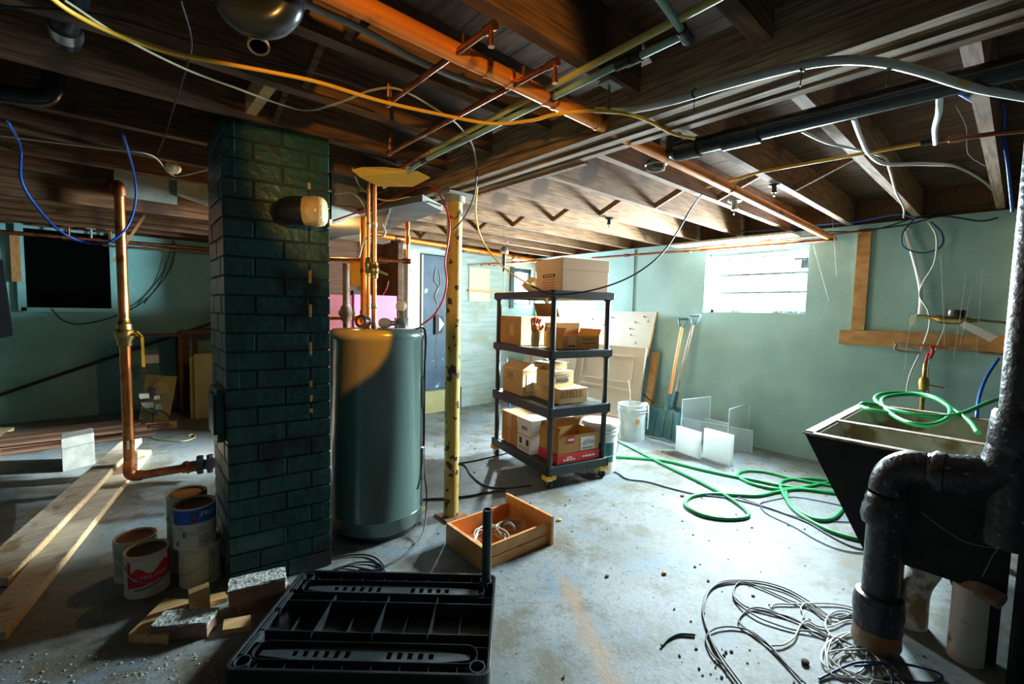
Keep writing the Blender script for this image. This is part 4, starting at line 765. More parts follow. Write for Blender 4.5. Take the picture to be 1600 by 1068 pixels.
def put(name, label, cat, lx, ly, z, a=0, group=None): p = MS @ V((lx, ly, z)); return thing(name, label, cat, p, sa+a, group)
def carton(t, sxx, syy, szz, m, flaps=None, open_=False, tape=None):
    b = MB(); tk = .004
    if not open_: b.bb(-sxx/2, sxx/2, -syy/2, syy/2, 0, szz); b.build('carton_body', m, t, bevel=.002)
    else:
        b.bb(-sxx/2, sxx/2, -syy/2, syy/2, 0, tk); b.bb(-sxx/2, -sxx/2+tk, -syy/2, syy/2, 0, szz); b.bb(sxx/2-tk, sxx/2, -syy/2, syy/2, 0, szz); b.bb(-sxx/2, sxx/2, -syy/2, -syy/2+tk, 0, szz); b.bb(-sxx/2, sxx/2, syy/2-tk, syy/2, 0, szz); b.build('carton_body', m, t)
    for (side, ang, ln) in (flaps or []):
        b = MB(); c, s = math.cos(ang), math.sin(ang)
        if side in ('x+', 'x-'):
            sg = 1 if side == 'x+' else -1; q = [V((sg*sxx/2, -syy/2, szz)), V((sg*sxx/2, syy/2, szz)), V((sg*(sxx/2+c*ln), syy/2, szz+s*ln)), V((sg*(sxx/2+c*ln), -syy/2, szz+s*ln))]; b.prism(q, (0, 0, tk))
        else:
            sg = 1 if side == 'y+' else -1; q = [V((-sxx/2, sg*syy/2, szz)), V((sxx/2, sg*syy/2, szz)), V((sxx/2, sg*(syy/2+c*ln), szz+s*ln)), V((-sxx/2, sg*(syy/2+c*ln), szz+s*ln))]; b.prism(q, (0, 0, tk))
        b.build('flap', m, t)
def label_(t, face, u, v, wdt, hgt, m, sxx, syy, name='printed_label', lift=.0015):
    b = MB()
    if face == 'y-': b.bb(u-wdt/2, u+wdt/2, -syy/2-lift, -syy/2, v-hgt/2, v+hgt/2)
    elif face == 'x-': b.bb(-sxx/2-lift, -sxx/2, u-wdt/2, u+wdt/2, v-hgt/2, v+hgt/2)
    return b.build(name, m, t)
def lines(t, face, u, v, wdt, rows, gap, m, sxx, syy, hh=.006, lift=.0025, seed=1, name='print_lines'):
    b = MB(); rnd = random.Random(seed)
    for r in range(rows):
        x = -wdt/2
        while x < wdt/2-.01:
            l = rnd.uniform(.008, .03); l = min(l, wdt/2-x); z = v-r*gap
            if face == 'y-': b.bb(u+x, u+x+l, -syy/2-lift, -syy/2, z-hh/2, z+hh/2)
            else: b.bb(-sxx/2-lift, -sxx/2, u+x, u+x+l, z-hh/2, z+hh/2)
            x += l+.008
    return b.build(name, m, t)
XF = Matrix(((1, 0, 0, 0), (0, 0, -1, 0), (0, 1, 0, 0), (0, 0, 0, 1)))      # text standing upright facing -y
XL = Matrix(((0, 0, -1, 0), (-1, 0, 0, 0), (0, 1, 0, 0), (0, 0, 0, 1)))     # text standing upright facing -x
# top tier
sx_, sy_, sz_ = .43, .36, .24
t = put('file_box', 'pale tan archive box with lid standing on the top tier of the shelf unit', 'box', .045, -.225, 1.458)
carton(t, sx_, sy_, .17, CARDT)
b = MB(); b.bb(-sx_/2-.005, sx_/2+.005, -sy_/2-.005, sy_/2+.005, .155, sz_); b.build('lid', CARDT, t, bevel=.003)
label_(t, 'x-', 0, .115, .16, .024, BLACK, sx_, sy_, 'black_bar'); lines(t, 'x-', 0, .085, .16, 4, .02, RED, sx_, sy_, .005, seed=3)
lines(t, 'x-', 0, .115, .12, 1, .02, CARDT, sx_, sy_, .012, seed=35, name='bar_print')
t = put('paper_bag', 'crumpled tan paper bag behind the archive box on the top tier', 'bag', -.04, .16, 1.458)
b = MB(); b.sphere((0, 0, .055), .1, 1.2, 1.1, .62, 14)
for v in b.b.verts: v.co += V((random.uniform(-.015, .015), random.uniform(-.015, .015), random.uniform(-.012, .02))); v.co.z = max(v.co.z, 0)
b.build('bag_body', TAPE, t, smooth=False)
# second tier
t = put('cardboard_box', 'tall brown carton with folded-in top on the second tier, left end', 'box', -.06, .22, 1.023)
carton(t, .38, .36, .235, CARD, flaps=[('x+', 1.9, .12)]); label_(t, 'x-', -.03, .12, .07, .09, CARDL, .38, .36, 'tape_strip'); label_(t, 'y-', .04, .12, .08, .09, CARDL, .38, .36, 'printed_label'); lines(t, 'y-', .04, .145, .06, 3, .02, BLACK, .38, .36, .006, .003, 8)
t = put('cardboard_box', 'wide open brown carton with raised flap on the second tier, right end', 'box', .03, -.26, 1.023, -.05)
carton(t, .33, .28, .10, CARD, open_=True, flaps=[('y+', 1.75, .09), ('x-', 2.0, .06), ('x+', 1.2, .05)])
label_(t, 'y-', -.085, .05, .07, .085, CARDL, .33, .28, 'printed_label'); lines(t, 'y-', -.085, .025, .06, 1, .02, BLACK, .33, .28, .014, .003, 5, 'barcode'); lines(t, 'y-', .07, .075, .12, 2, .03, BLACK, .33, .28, .006, seed=6)
t = put('work_glove', 'orange-red rubber glove standing between the cartons on the second tier', 'glove', -.20, -.10, 1.023)
b = MB(); b.tube([V((0, 0, 0)), V((0, 0, .06)), V((0, .0, .12))], lambda u: .035-.01*abs(u-.5), 12, 4); b.build('cuff', OLIVE, t)
b = MB(); b.sphere((0, 0, .145), .04, 1, .6, 1.1)
for i, (dx, ln) in enumerate(((-.03, .06), (-.012, .075), (.008, .07), (.026, .055))): b.tube([V((dx, 0, .16)), V((dx*1.4, -.01, .18+ln*.5)), V((dx*1.6, -.03, .16+ln))], .011, 8, 3)
b.tube([V((.03, 0, .13)), V((.055, -.01, .15)), V((.06, -.02, .175))], .012, 8, 3); b.build('hand', GLOVE, t)
# third tier
t = put('cardboard_box', 'brown carton with white label on the third tier, left end', 'box', -.08, .20, .603)
carton(t, .30, .34, .215, CARDL, flaps=[('x-', 2.6, .10)]); label_(t, 'y-', -.07, .11, .08, .14, WHITEC, .30, .34, 'shipping_label'); lines(t, 'y-', -.07, .15, .06, 6, .018, BLACK, .30, .34, .004, .003, 12); lines(t, 'x-', .05, .17, .12, 3, .02, BLACK, .30, .34, .005, seed=2)
t = put('cardboard_box', 'long low brown carton lying on the third tier under the barcode box', 'box', .0, -.16, .603)
carton(t, .26, .40, .115, CARDL); lines(t, 'y-', .0, .08, .2, 1, .02, CARD, .26, .40, .05, seed=4, name='tape_strips')
t = put('cardboard_box', 'small carton with barcode panel stacked on the low carton, third tier', 'box', -.06, -.18, .72, .06)
carton(t, .20, .22, .125, CARDL, flaps=[('y+', 2.8, .08)]); lines(t, 'y-', 0, .055, .12, 1, .02, BLACK, .20, .22, .03, .0025, 14, 'barcode'); lines(t, 'y-', -.01, .10, .14, 2, .016, GREYT, .20, .22, .005, seed=15)
t = put('cardboard_box', 'shallow orange-brown box on top of the barcode carton, third tier', 'box', -.05, -.10, .849, .1)
carton(t, .18, .20, .045, CARD, flaps=[('x+', .2, .03)]); b = MB(); b.bb(-.09, .09, -.1, .1, .046, .052); b.build('white_lid', WHITEC, t)
# bottom tier
t = put('cardboard_box', 'brown carton sealed with tape on the bottom tier, left end', 'box', -.12, .22, .168)
carton(t, .24, .26, .265, CARD); label_(t, 'x-', 0, .2, .08, .12, CARDL, .24, .26, 'tape_patch'); label_(t, 'x-', 0, .06, .035, .12, CARDL, .24, .26, 'tape_strip')
t = put('white_carton', 'white printed carton in the middle of the bottom tier', 'box', -.04, -.045, .168)
carton(t, .42, .21, .27, WHITEC, flaps=[('x+', .3, .1)]); lines(t, 'x-', 0, .195, .10, 1, .02, GREYT, .42, .21, .028, seed=31, name='blurred_lettering')
label_(t, 'x-', -.055, .085, .04, .05, BLACK, .42, .21, 'black_square'); label_(t, 'x-', .05, .085, .04, .05, BLACK, .42, .21, 'black_square'); label_(t, 'x-', 0, .135, .2, .006, RED, .42, .21, 'red_stripe'); lines(t, 'x-', 0, .04, .16, 2, .015, GREYT, .42, .21, seed=9)
t = put('red_tray_box', 'flat red and white printed box under the open carton on the bottom tier', 'box', .01, -.30, .168)
carton(t, .40, .26, .07, RED)
lines(t, 'y-', -.09, .045, .05, 1, .02, WHITEC, .40, .26, .012, seed=32, name='white_print'); lines(t, 'y-', -.09, .026, .11, 1, .02, WHITEC, .40, .26, .014, seed=33, name='white_print'); lines(t, 'y-', .10, .035, .13, 1, .02, WHITEC, .40, .26, .012, seed=34, name='white_print')
t = put('cardboard_box', 'open brown carton with white label standing on the flat red box', 'box', .01, -.30, .240)
carton(t, .39, .25, .135, CARD, open_=True, flaps=[('y+', 1.9, .08), ('x-', 1.9, .06), ('y-', -1.2, .0)])
label_(t, 'y-', .085, .06, .135, .10, WHITEC, .39, .25, 'printed_label')
b = MB(); b.bb(.03, .135, -.129, -.127, .020, .029); b.tube([V((.03, -.129, .06)), V((.08, -.129, .085)), V((.14, -.129, .07))], .003, 5, 4); b.tube([V((.04, -.129, .05)), V((.09, -.129, .065)), V((.14, -.129, .055))], .002, 5, 4); b.build('label_print', GREYT, t)
label_(t, 'y-', -.075, .105, .065, .055, RED, .39, .25, 'red_sticker'); b = MB(); b.bb(-.103, -.047, -.1285, -.1265, .095, .112); b.build('sticker_print', WHITEC, t)
# ------------------------------------------------------------------ buckets
def bucket(name, label, p, m, h=.365, r=.145):
    t = thing(name, label, 'bucket', p)
    b = MB(); b.lathe([(0, .004), (r*.88, .004), (r*.9, 0), (r*.97, h*.80), (r*1.03, h*.805), (r*1.03, h*.82), (r*.98, h*.825), (r*.985, h*.88), (r*1.05, h*.885), (r*1.05, h*.90), (r, h*.905), (r, h-.01), (r*1.03, h), (r*.97, h), (r*.86, .02), (0, .015)], seg=40); b.build('bucket_wall', m, t); return t
p = P(986, 690, z=0); p = p+V((p.x, p.y, 0)).normalized()*.14
t = bucket('grey_bucket', 'open grey-white bucket with mop strings hanging over its rim', p, BUCKET)
b = MB(); b.lathe([(.138, .18), (.1415, .23)], seg=6, a0=4.0, a1=4.3); b.build('orange_label', ORANGE, t)
m_ = thing('string_mop', 'white string mop standing in the grey bucket', 'mop', p+V((0, 0, .02)))
b = MB(); b.tube([V((-.05, .0, .0)), V((-.02, .02, .4)), V((.02, .08, .58))], .008, 8, 3); b.build('mop_handle', ASH, m_)
b = MB()
for i in range(12):
    a_ = -1.25+i*.05; b.tube([V((math.cos(a_)*.08, math.sin(a_)*.08, .33)), V((math.cos(a_)*.145, math.sin(a_)*.145, .36)), V((math.cos(a_)*.165, math.sin(a_)*.165, .25+.02*(i % 3))), V((math.cos(a_)*.162, math.sin(a_)*.160, .10+.05*(i % 4)))], .004, 6, 4)
b.build('mop_strings', WHITE, m_)
p = P(942, 742, z=0)+V((.09, .11, 0))
t = bucket('white_pail', 'white plastic pail with red-edged lid and coloured label behind the shelf unit', p, WHITE, .40)
b = MB(); b.lathe([(.152, .385), (.158, .39), (.158, .41), (.150, .418), (.13, .412), (0, .412)], seg=40); b.build('lid', WHITE, t)
b = MB(); b.lathe([(.140, .4125), (.1505, .419), (.151, .421), (.14, .4145)], seg=40); b.build('red_rim', RED, t)
az = math.atan2(-p.y, -p.x)
b = MB(); b.lathe([(.1375, .10), (.1405, .26)], seg=12, a0=az-.1, a1=az+.9); b.build('teal_label', TEALT, t)
b = MB(); b.lathe([(.1380, .08), (.1415, .27)], seg=12, a0=az-1.2, a1=az-.15); b.build('white_label', WHITEC, t)
for k in range(7):
    b = MB(); z = .11+k*.022; rr_ = .1390+(z-.08)*.018+.0006; b.lathe([(rr_, z), (rr_+.0002, z+.010)], seg=12, a0=az-1.1+.05*(k % 3), a1=az-.25-.08*(k % 2)); b.build('label_print', (NAVY, RED, GREYT)[k % 3], t)
b = MB(); b.tube([V((.15*math.cos(az+1.4), .15*math.sin(az+1.4), .33)), V((.165*math.cos(az+1.0), .165*math.sin(az+1.0), .20)), V((.17*math.cos(az+.4), .17*math.sin(az+.4), .16)), V((.165*math.cos(az-.5), .165*math.sin(az-.5), .2)), V((.15*math.cos(az-1.3), .15*math.sin(az-1.3), .33))], .003, 6, 5); b.build('wire_handle', STEEL, t)
# ------------------------------------------------------------------ boards leaning on the right wall
def plate(q, th, nrm): pass
# big white board: leans on wall
t = thing('white_board', 'large stained white board leaning on the right wall behind the shelf unit', 'board', (4.6, 3.4, 0))
yr = 2.80; xa = 4.50
b = MB(); b.prism([V((-.06, -.60, .82)), V((.115, -.60, 1.32)), V((.115, 1.2, 1.32)), V((-.06, 1.2, .82))], (-.02, 0, .006)); b.build('board_sheet', WHITEB, t)
b = MB(); b.prism([V((-.085, -.601, .82)), V((.095, -.601, 1.33)), V((.118, -.601, 1.32)), V((-.06, -.601, .82))], (0, -.004, 0)); b.build('board_edge', CARD, t)
b = MB()
for (yy, zz) in ((-.35, 1.2), (-.3, 1.12), (-.33, 1.05), (.3, 1.22), (.1, 1.15), (.5, 1.1), (.0, 1.25), (-.45, 1.27), (.35, 1.0)):
    b.box((-.06+.35*(zz-.82)-.026, yy, zz), (.004, .012, .02), rot=Matrix.Rotation(random.uniform(0, 3), 3, 'X'))
b.build('stain_spot', BLACK, t)
# cream panelled door
t = thing('panelled_door', 'cream panelled door leaning on the right wall below the white board', 'door', (4.30, 2.75, 0))
DM = Matrix.Rotation(.17, 4, 'Y')
b = MB(); b.bb(-.035, 0, .0, 1.95, .0, .93, DM); b.build('door_leaf', CREAM, t, bevel=.003)
for (ya, yb_, za, zb_) in ((.14, .84, .52, .80), (.14, .84, .12, .42), (.98, 1.8, .52, .80), (.98, 1.8, .12, .42)):
    b = MB(); b.bb(-.040, -.035, ya, yb_, za, zb_, DM); b.build('door_panel', CREAM, t, bevel=.002)
    b = MB()
    for w4 in ((ya-.02, yb_+.02, za-.02, za), (ya-.02, yb_+.02, zb_, zb_+.02), (ya-.02, ya, za, zb_), (yb_, yb_+.02, za, zb_)): b.bb(-.046, -.035, *w4, DM)
    b.build('panel_moulding', CREAM, t, bevel=.002)
b = MB(); b.prism([V((4.46, 2.72, 0)), V((4.46, 2.80, 0)), V((4.62, 2.80, .86)), V((4.62, 2.72, .86))], (.05, 0, 0)); tag(b.build('leaning_board', WOODV, origin=(4.45, 2.75, 0)), 'narrow brown board leaning beside the cream door', 'board')
# shovels
def shovel(label, top, foot, m, blade, grip):
    t = thing('snow_shovel', label, 'shovel', foot); d_ = V(top)-V(foot)
    b = MB(); b.tube([d_*.28, d_*.93], .016, 12, 1); b.build('handle_shaft', m, t)
    b = MB(); u = d_.normalized(); s_ = V((0, 1, 0)); b.tube([d_*.92, d_*.94+s_*.03, d_+s_*.055], .010, 8, 3); b.tube([d_*.92, d_*.94-s_*.03, d_-s_*.055], .010, 8, 3); b.tube([d_-s_*.06, d_+s_*.06], .013, 10, 1); b.build('grip', grip, t)
    b = MB(); q = []
    for i in range(9):
        v_ = -1+2*i/8; q.append((v_*.20, .05*(v_*v_)))
    ring = [V((-.0-xx*.9, yy, .0)) for yy, xx in q]; up_ = [p_+V((.06, 0, .30))-V((0, p_.y*.12, 0)) for p_ in ring]
    for i in range(8):
        b.hexa([ring[i], ring[i+1], ring[i+1]+V((.006, 0, 0)), ring[i]+V((.006, 0, 0)), up_[i], up_[i+1], up_[i+1]+V((.006, 0, 0)), up_[i]+V((.006, 0, 0))])
    for i in (2, 4, 6): b.bar(ring[i]+V((-.004, 0, .02)), up_[i]+V((-.004, 0, -.02)), .012, .008, up=(0, 1, 0))
    b.tube([d_*.22, d_*.36], .024, 12, 1); b.build('blade', blade, t)
    return t
shovel('snow shovel with orange shaft and teal blade leaning under the side window', P(1068, 502, x=4.66), P(1036, 682, x=4.36)*1, ORANGE, BROOM, BROOMB) if False else None
f1 = P(1034, 686, z=0); shovel('snow shovel with orange shaft and teal D-grip leaning on the right wall', P(1068, 498, x=4.64), V((f1.x, f1.y, .01)), ORANGE, BROOM, BROOM)
f2 = P(1046, 682, z=0)+V((.05, .06, 0)); shovel('snow shovel with grey shaft and grey D-grip just right of the orange one', P(1086, 493, x=4.67), V((f2.x, f2.y, .01)), ASH, BROOM, BROOMB)
b = MB(); b.tube([P(1005, 615, x=4.5), P(1042, 648, x=4.45)], .008, 8, 1); tag(b.build('thin_rod', BLACKP, origin=P(1005, 615, x=4.5)), 'thin black rod slanting beside the shovels', 'rod')
# ------------------------------------------------------------------ acrylic sheets
def sheet(name, label, a_, b_, h, m, th=.005, edge=None):
    a_, b_ = V(a_), V(b_); t = thing(name, label, 'sheet', a_); d_ = b_-a_; n_ = V((-d_.y, d_.x, 0)).normalized()*th
    b = MB(); b.prism([V((0, 0, 0)), d_, d_+V((0, 0, h)), V((0, 0, h))], n_); b.build('pane', m, t)
    if edge:
        b = MB(); e_ = .004
        b.bar(V((0, 0, h))+n_/2, d_+V((0, 0, h))+n_/2, th+.002, e_); b.bar(n_/2, n_/2+V((0, 0, h)), th+.002, e_, up=(1, 0, 0)); b.bar(d_+n_/2, d_+n_/2+V((0, 0, h)), th+.002, e_, up=(1, 0, 0)); b.build('polished_edge', edge, t)
    return t
sheet('acrylic_panel', 'opal white acrylic panel standing on the floor, left of the two', P(1055, 704, z=0), P(1092, 717, z=0), .245, OPAL, .02)
sheet('acrylic_panel', 'thick opal white acrylic panel standing on the floor, right of the two', P(1098, 714, z=0), P(1141, 728, z=0), .27, OPAL, .035)
sheet('clear_sheet', 'tall clear acrylic sheet standing edge-on behind the left white panel', P(1063, 700, z=0), P(1107, 692, z=0), .48, PLEX, .006, PLEXE)
sheet('clear_sheet', 'tall clear acrylic sheet behind the right white panel', P(1136, 712, z=0), P(1168, 697, z=0), .44, PLEX, .006, PLEXE)
sheet('clear_sheet', 'low frosted acrylic sheet standing behind both white panels', P(1062, 684, z=0), P(1174, 708, z=0), .22, PLEXF, .006, PLEXE)
sheet('clear_sheet', 'small frosted acrylic sheet between the tall clear ones', P(1099, 690, z=0), P(1136, 700, z=0), .25, PLEXF, .006, PLEXE)
# ------------------------------------------------------------------ wooden drawer with cable
dq = V((1.33, 1.69, 0)); dr_ = thing('wooden_drawer', 'orange-stained wooden drawer box on the floor holding coiled cable', 'drawer', dq, math.radians(-1))
W_, D_, Hh = .45, .345, .12
b = MB(); b.bb(0, .018, 0, D_, 0, Hh); b.build('back_panel', BOXW, dr_, bevel=.001)
b = MB(); b.bb(.018, W_, 0, .014, 0, .05); b.bb(.018, W_, 0, .014, .068, Hh); b.bb(.018, W_, .006, .014, .05, .068); b.build('side_panel', BOXW, dr_, bevel=.001)
b = MB(); b.bb(.018, W_, D_-.014, D_, 0, Hh); b.build('side_panel', BOXI, dr_, bevel=.001)
b = MB(); b.bb(W_, W_+.018, -.03, D_+.03, 0, .165); b.build('front_panel', BOXW, dr_, bevel=.001)
b = MB(); b.bb(.018, W_, .014, D_-.014, .008, .014); b.build('bottom_panel', BOXI, dr_)
b = MB()
b.b.free()
for z in (.03, .06, .09): b = MB(); b.cyl((.009, -.0015, z), (.010, .002, z), .004, seg=8); b.build('screw', BLACK, dr_)
rnd = random.Random(5)
def coilthing(label, c, rx, ry, turns, m, r=.0032, tilt=0):
    pts = []
    for i in range(turns*8):
        a_ = i*PI/4; k = 1+.12*rnd.uniform(-1, 1); pts.append(V(c)+V((math.cos(a_)*rx*k, math.sin(a_)*ry*k, .02+.05*rnd.random()+.01*math.sin(a_))))
    b = MB(); b.tube(pts, r, 6, 4); return tag(b.build('coiled_cable', m, origin=V(c)), label, 'cable')
cc = dq+V((.17, .15, .014)); coilthing('loose white cable coil in the left half of the wooden drawer', cc, .09, .085, 5, WCABLE)
cc = dq+V((.31, .15, .014)); coilthing('tan bundled cable coil in the right half of the wooden drawer', cc, .09, .07, 10, mat('tan_cable', (.42, .28, .14), (.55, .40, .22), .6, scale=8))
b = MB(); b.tube([V((0, -.035, .03)), V((.0, -.05, .06)), V((0, 0, .09)), V((0, .05, .06)), V((0, .035, .03))], .008, 8, 4); tag(b.build('cable_wrap', GCABLE, origin=V((0, 0, 0))), 'grey wrap tied round the tan cable bundle', 'tie').location = cc+V((0, 0, -.005))
# ------------------------------------------------------------------ black shelf tray on floor with post
ta = math.radians(-41.6); tcn = V((.765, 1.632, 0))
ty = thing('shelf_tray', 'large black plastic shelf tray lying upside down on the floor in front', 'shelf tray', tcn, ta)
LX, LY, TH = .455, .295, .068
b = MB(); wl = .012
r_ = .03
def rr2(hx, hy, r, n=5):
    o_ = []
    for cx, cy, a0 in ((hx-r, hy-r, 0), (-hx+r, hy-r, PI/2), (-hx+r, -hy+r, PI), (hx-r, -hy+r, 1.5*PI)):
        for i in range(n+1): a_ = a0+PI/2*i/n; o_.append(V((cx+math.cos(a_)*r, cy+math.sin(a_)*r, 0)))
    return o_
oo = rr2(LX, LY, .035); ii = rr2(LX-wl, LY-wl, .028); n_ = len(oo)
for k in range(n_):
    j = (k+1) % n_; b.hexa([oo[k], oo[j], ii[j], ii[k], oo[k]+V((0, 0, TH)), oo[j]+V((0, 0, TH)), ii[j]+V((0, 0, TH)), ii[k]+V((0, 0, TH))])
b.build('outer_frame', BLACKP, ty, bevel=.002)
b = MB(); b.bb(-LX+.01, LX-.01, -LY+.01, LY-.01, .002, .006); b.build('deck_plate', BLACKP, ty)
b = MB()
for yy in (-.10, .08): b.bb(-LX+.04, LX-.01, yy-.002, yy+.002, .006, TH-.004)
for yy in (-.235, -.145, .145, .235): b.bb(-LX+.01, LX-.01, yy-.0015, yy+.0015, .006, TH-.018)
for xx in (-.23, 0, .21): b.prism([V((xx-.0015, -.14, .006)), V((xx-.0015, .14, .006)), V((xx-.0015, .12, TH-.003)), V((xx-.0015, -.12, TH-.003))], (.003, 0, 0))
for xx in (-.34, -.12, .1, .32): b.bb(xx-.001, xx+.001, -.10, .08, .006, .03)
for k in range(8):
    xx = -.36+k*.1; b.bb(xx-.001, xx+.001, -LY+.01, -.235, .006, TH-.014); b.bb(xx-.001, xx+.001, .235, LY-.01, .006, TH-.014)
b.build('stiffening_rib', BLACKP, ty)
for yy in (-.19, .19):
    b = MB(); q = []
    N_ = 40
    for i in range(N_): 
        x0_ = -.38+.76*i/N_; x1_ = x0_+.76/N_; xm = (x0_+x1_)/2; hw = .034*(1-(abs(xm)/.42)**2.2)+.004
        slot = 6 <= i <= 33 and not 17 <= i <= 22 and i % 2 == 0
        if slot: b.bb(x0_, x1_, yy-hw, yy-hw*.45, TH-.026, TH-.022); b.bb(x0_, x1_, yy+hw*.45, yy+hw, TH-.026, TH-.022)
        else: b.bb(x0_, x1_, yy-hw, yy+hw, TH-.026, TH-.022)
    b.build('slotted_spine', SHELFP, ty)
    b = MB(); L2 = [V((math.copysign(.36, math.cos(a_)) + .045*math.cos(a_), yy+.045*math.sin(a_), 0)) for a_ in [i*PI/16 for i in range(32)]]
    for k in range(32): p_, q_ = L2[k], L2[(k+1) % 32]; b.bar(p_+V((0, 0, .035)), q_+V((0, 0, .035)), .0025, TH-.012-.006) if (q_-p_).length > 1e-4 else None
    b.build('oval_rib', BLACKP, ty)
for cx, cy in ((-LX+.045, -LY+.045), (LX-.045, -LY+.045), (-LX+.045, LY-.045), (LX-.045, LY-.045)):
    b = MB(); b.ringtube((cx, cy, .006), (cx, cy, TH-.004), .028, .024, 24)
    for k in range(8): a_ = k*PI/4+.2; b.bar(V((cx+.028*math.cos(a_), cy+.028*math.sin(a_), .05)), V((cx+.040*math.cos(a_), cy+.040*math.sin(a_), .05)), .0015, .02)
    b.build('corner_socket', SHELFP, ty)
b = MB()
for k in range(4):
    y0_ = -.22+k*.125; b.bb(-LX+.018, -LX+.036, y0_, y0_+.10, TH-.010, TH-.004)
b.build('edge_slot', SHELFP, ty)
b = MB()
pp = TM(tcn, ta) @ V((LX-.045, LY-.045, 0))
b.ringtube((0, 0, .008), (0, 0, .40), .0215, .017, 24); tag(b.build('plastic_post', SHELFP, origin=None), 'dark hollow plastic post standing in the far corner socket of the tray', 'post').location = pp
# ------------------------------------------------------------------ bricks and offcuts before the chimney
def brick(label, c, ang, size=(.20, .095, .06), tilt=0, crust=True, m=OLDBRICK):
    t = thing('old_brick', label, 'brick', c, ang)
    R_ = Matrix.Rotation(tilt, 4, 'X')
    b = MB(); b.bb(-size[0]/2, size[0]/2, -size[1]/2, size[1]/2, .002, size[2], R_); bmesh.ops.subdivide_edges(b.b, edges=b.b.edges, cuts=4, use_grid_fill=True)
    for v in b.b.verts: v.co += V((random.uniform(-1, 1), random.uniform(-1, 1), random.uniform(-1, 1)))*.0022
    b.build('brick_body', m, t)
    if crust:
        b = MB(); b.bb(-size[0]/2-.002, size[0]/2+.002, -size[1]/2+.002, size[1]/2+.002, size[2]-.004, size[2]+.008, R_); bmesh.ops.subdivide_edges(b.b, edges=b.b.edges, cuts=6, use_grid_fill=True)
        for v in b.b.verts: v.co += V((random.uniform(-1, 1), random.uniform(-1, 1), random.uniform(-1, 1)))*.003
        b.build('mortar_crust', MORT2, t)
    return t
c = P(292, 993, z=.0); brick('mortar-crusted brick lying nearest the camera beside the black tray', V((c.x+.0, c.y+.03, 0)), math.radians(-34), (.20, .09, .055))
c = P(403, 925, z=.06); brick('mortar-topped brick resting on another brick against the chimney foot', V((c.x, c.y, .055)), math.radians(-12), (.21, .095, .06))
c = P(408, 945, z=.0); brick('pale crusted brick underneath, against the chimney foot', V((c.x+.01, c.y+.02, 0)), math.radians(-5), (.20, .09, .05))
def offcut(label, q, h, m=WOODN): b = MB(); b.hexa([V(p) for p in q]+[V(p)+V((0, 0, h)) for p in q]); return tag(b.build('wood_offcut', m, origin=V(q[0])), label, 'wood offcut')
offcut('flat pine offcut lying left of the nearest brick', [P(201, 1003, z=0), P(262, 1006, z=0), P(300, 948, z=0), P(258, 946, z=0)], .035)
c = P(314, 962, z=0)+V((.0, .03, 0))
b = MB(); b.hexa([V((-.035, -.0, 0)), V((.035, -.012, 0)), V((.035, .026, 0)), V((-.035, .038, 0)), V((-.035, -.0, .095)), V((.035, -.012, .108)), V((.035, .026, .108)), V((-.035, .038, .095))]); o_ = b.build('wood_offcut', WOODN); o_.location = c; tag(o_, 'pine block standing upright before the paint cans', 'wood offcut')
offcut('small pine stick poking out between the bricks', [P(348, 992, z=0), P(393, 985, z=0), P(392, 968, z=0), P(350, 975, z=0)], .022)
offcut('long thin pine strip lying behind the upright block', [P(262, 962, z=0), P(355, 940, z=0), P(352, 930, z=0), P(262, 950, z=0)], .02)
b = MB(); b.bb(-.05, .05, -.045, .045, 0, .018); o_ = b.build('wood_offcut', OLIVE); c = P(668, 812, z=0); o_.location = c+V((0, .15, 0)); o_.rotation_euler = (0, 0, .5); tag(o_, 'flat grey-brown board piece on the floor behind the column foot', 'wood offcut')
# ------------------------------------------------------------------ paint cans
def can(label, base, z, body, lidm, stripes=(), h=.19, r=.083, ear=None):
    t = thing('paint_can', label, 'paint can', (base.x, base.y, z))
    b = MB(); b.lathe([(0, .002), (r-.002, .002), (r+.001, 0), (r+.001, .004), (r, .006), (r, h-.006), (r+.001, h-.004), (r+.0015, h), (r-.004, h+.001), (r-.010, h-.004), (r-.012, h-.010)], seg=40); b.build('can_body', body, t)
    b = MB(); b.lathe([(r-.010, h-.006), (r-.014, h-.004), (r-.02, h-.010), (0, h-.008)], seg=40); b.build('lid', lidm, t)
    a_ = math.atan2(-base.y, -base.x)
    e_ = a_-1.2 if ear is None else a_+ear
    b = MB()
    for s_ in (0, PI): cpos = V((math.cos(e_+s_)*r, math.sin(e_+s_)*r, h*.72)); b.lathe([(0, .0), (.012, 0), (.014, .003), (.006, .006), (0, .006)], cpos, 12, axis=(math.cos(e_+s_), math.sin(e_+s_), 0))
    mid = a_; pts = []
    for i in range(13):
        q_ = e_+PI*i/12 if ear is None or ear < 0 else e_-PI*i/12; pts.append(V((math.cos(q_)*(r+.006), math.sin(q_)*(r+.006), h*.72-.075*math.sin(PI*i/12))))
    b.tube(pts, .0016, 6, 2); b.build('wire_handle', STEEL, t)
    return t, a_, r
def wrap(t, name, m, r, z0, z1, a0, a1, wave=None, lift=.0012, seg=24):
    b = MB(); b.sm = True; lo_, hi_ = [], []
    for i in range(seg+1):
        q_ = a0+(a1-a0)*i/seg; u = i/seg; zz0, zz1 = (z0, z1) if wave is None else wave(u)
        lo_.append(b.b.verts.new((math.cos(q_)*(r+lift), math.sin(q_)*(r+lift), zz0))); hi_.append(b.b.verts.new((math.cos(q_)*(r+lift), math.sin(q_)*(r+lift), zz1)))
    for i in range(seg): b.b.faces.new((lo_[i], lo_[i+1], hi_[i+1], hi_[i]))
    return b.build(name, m, t)
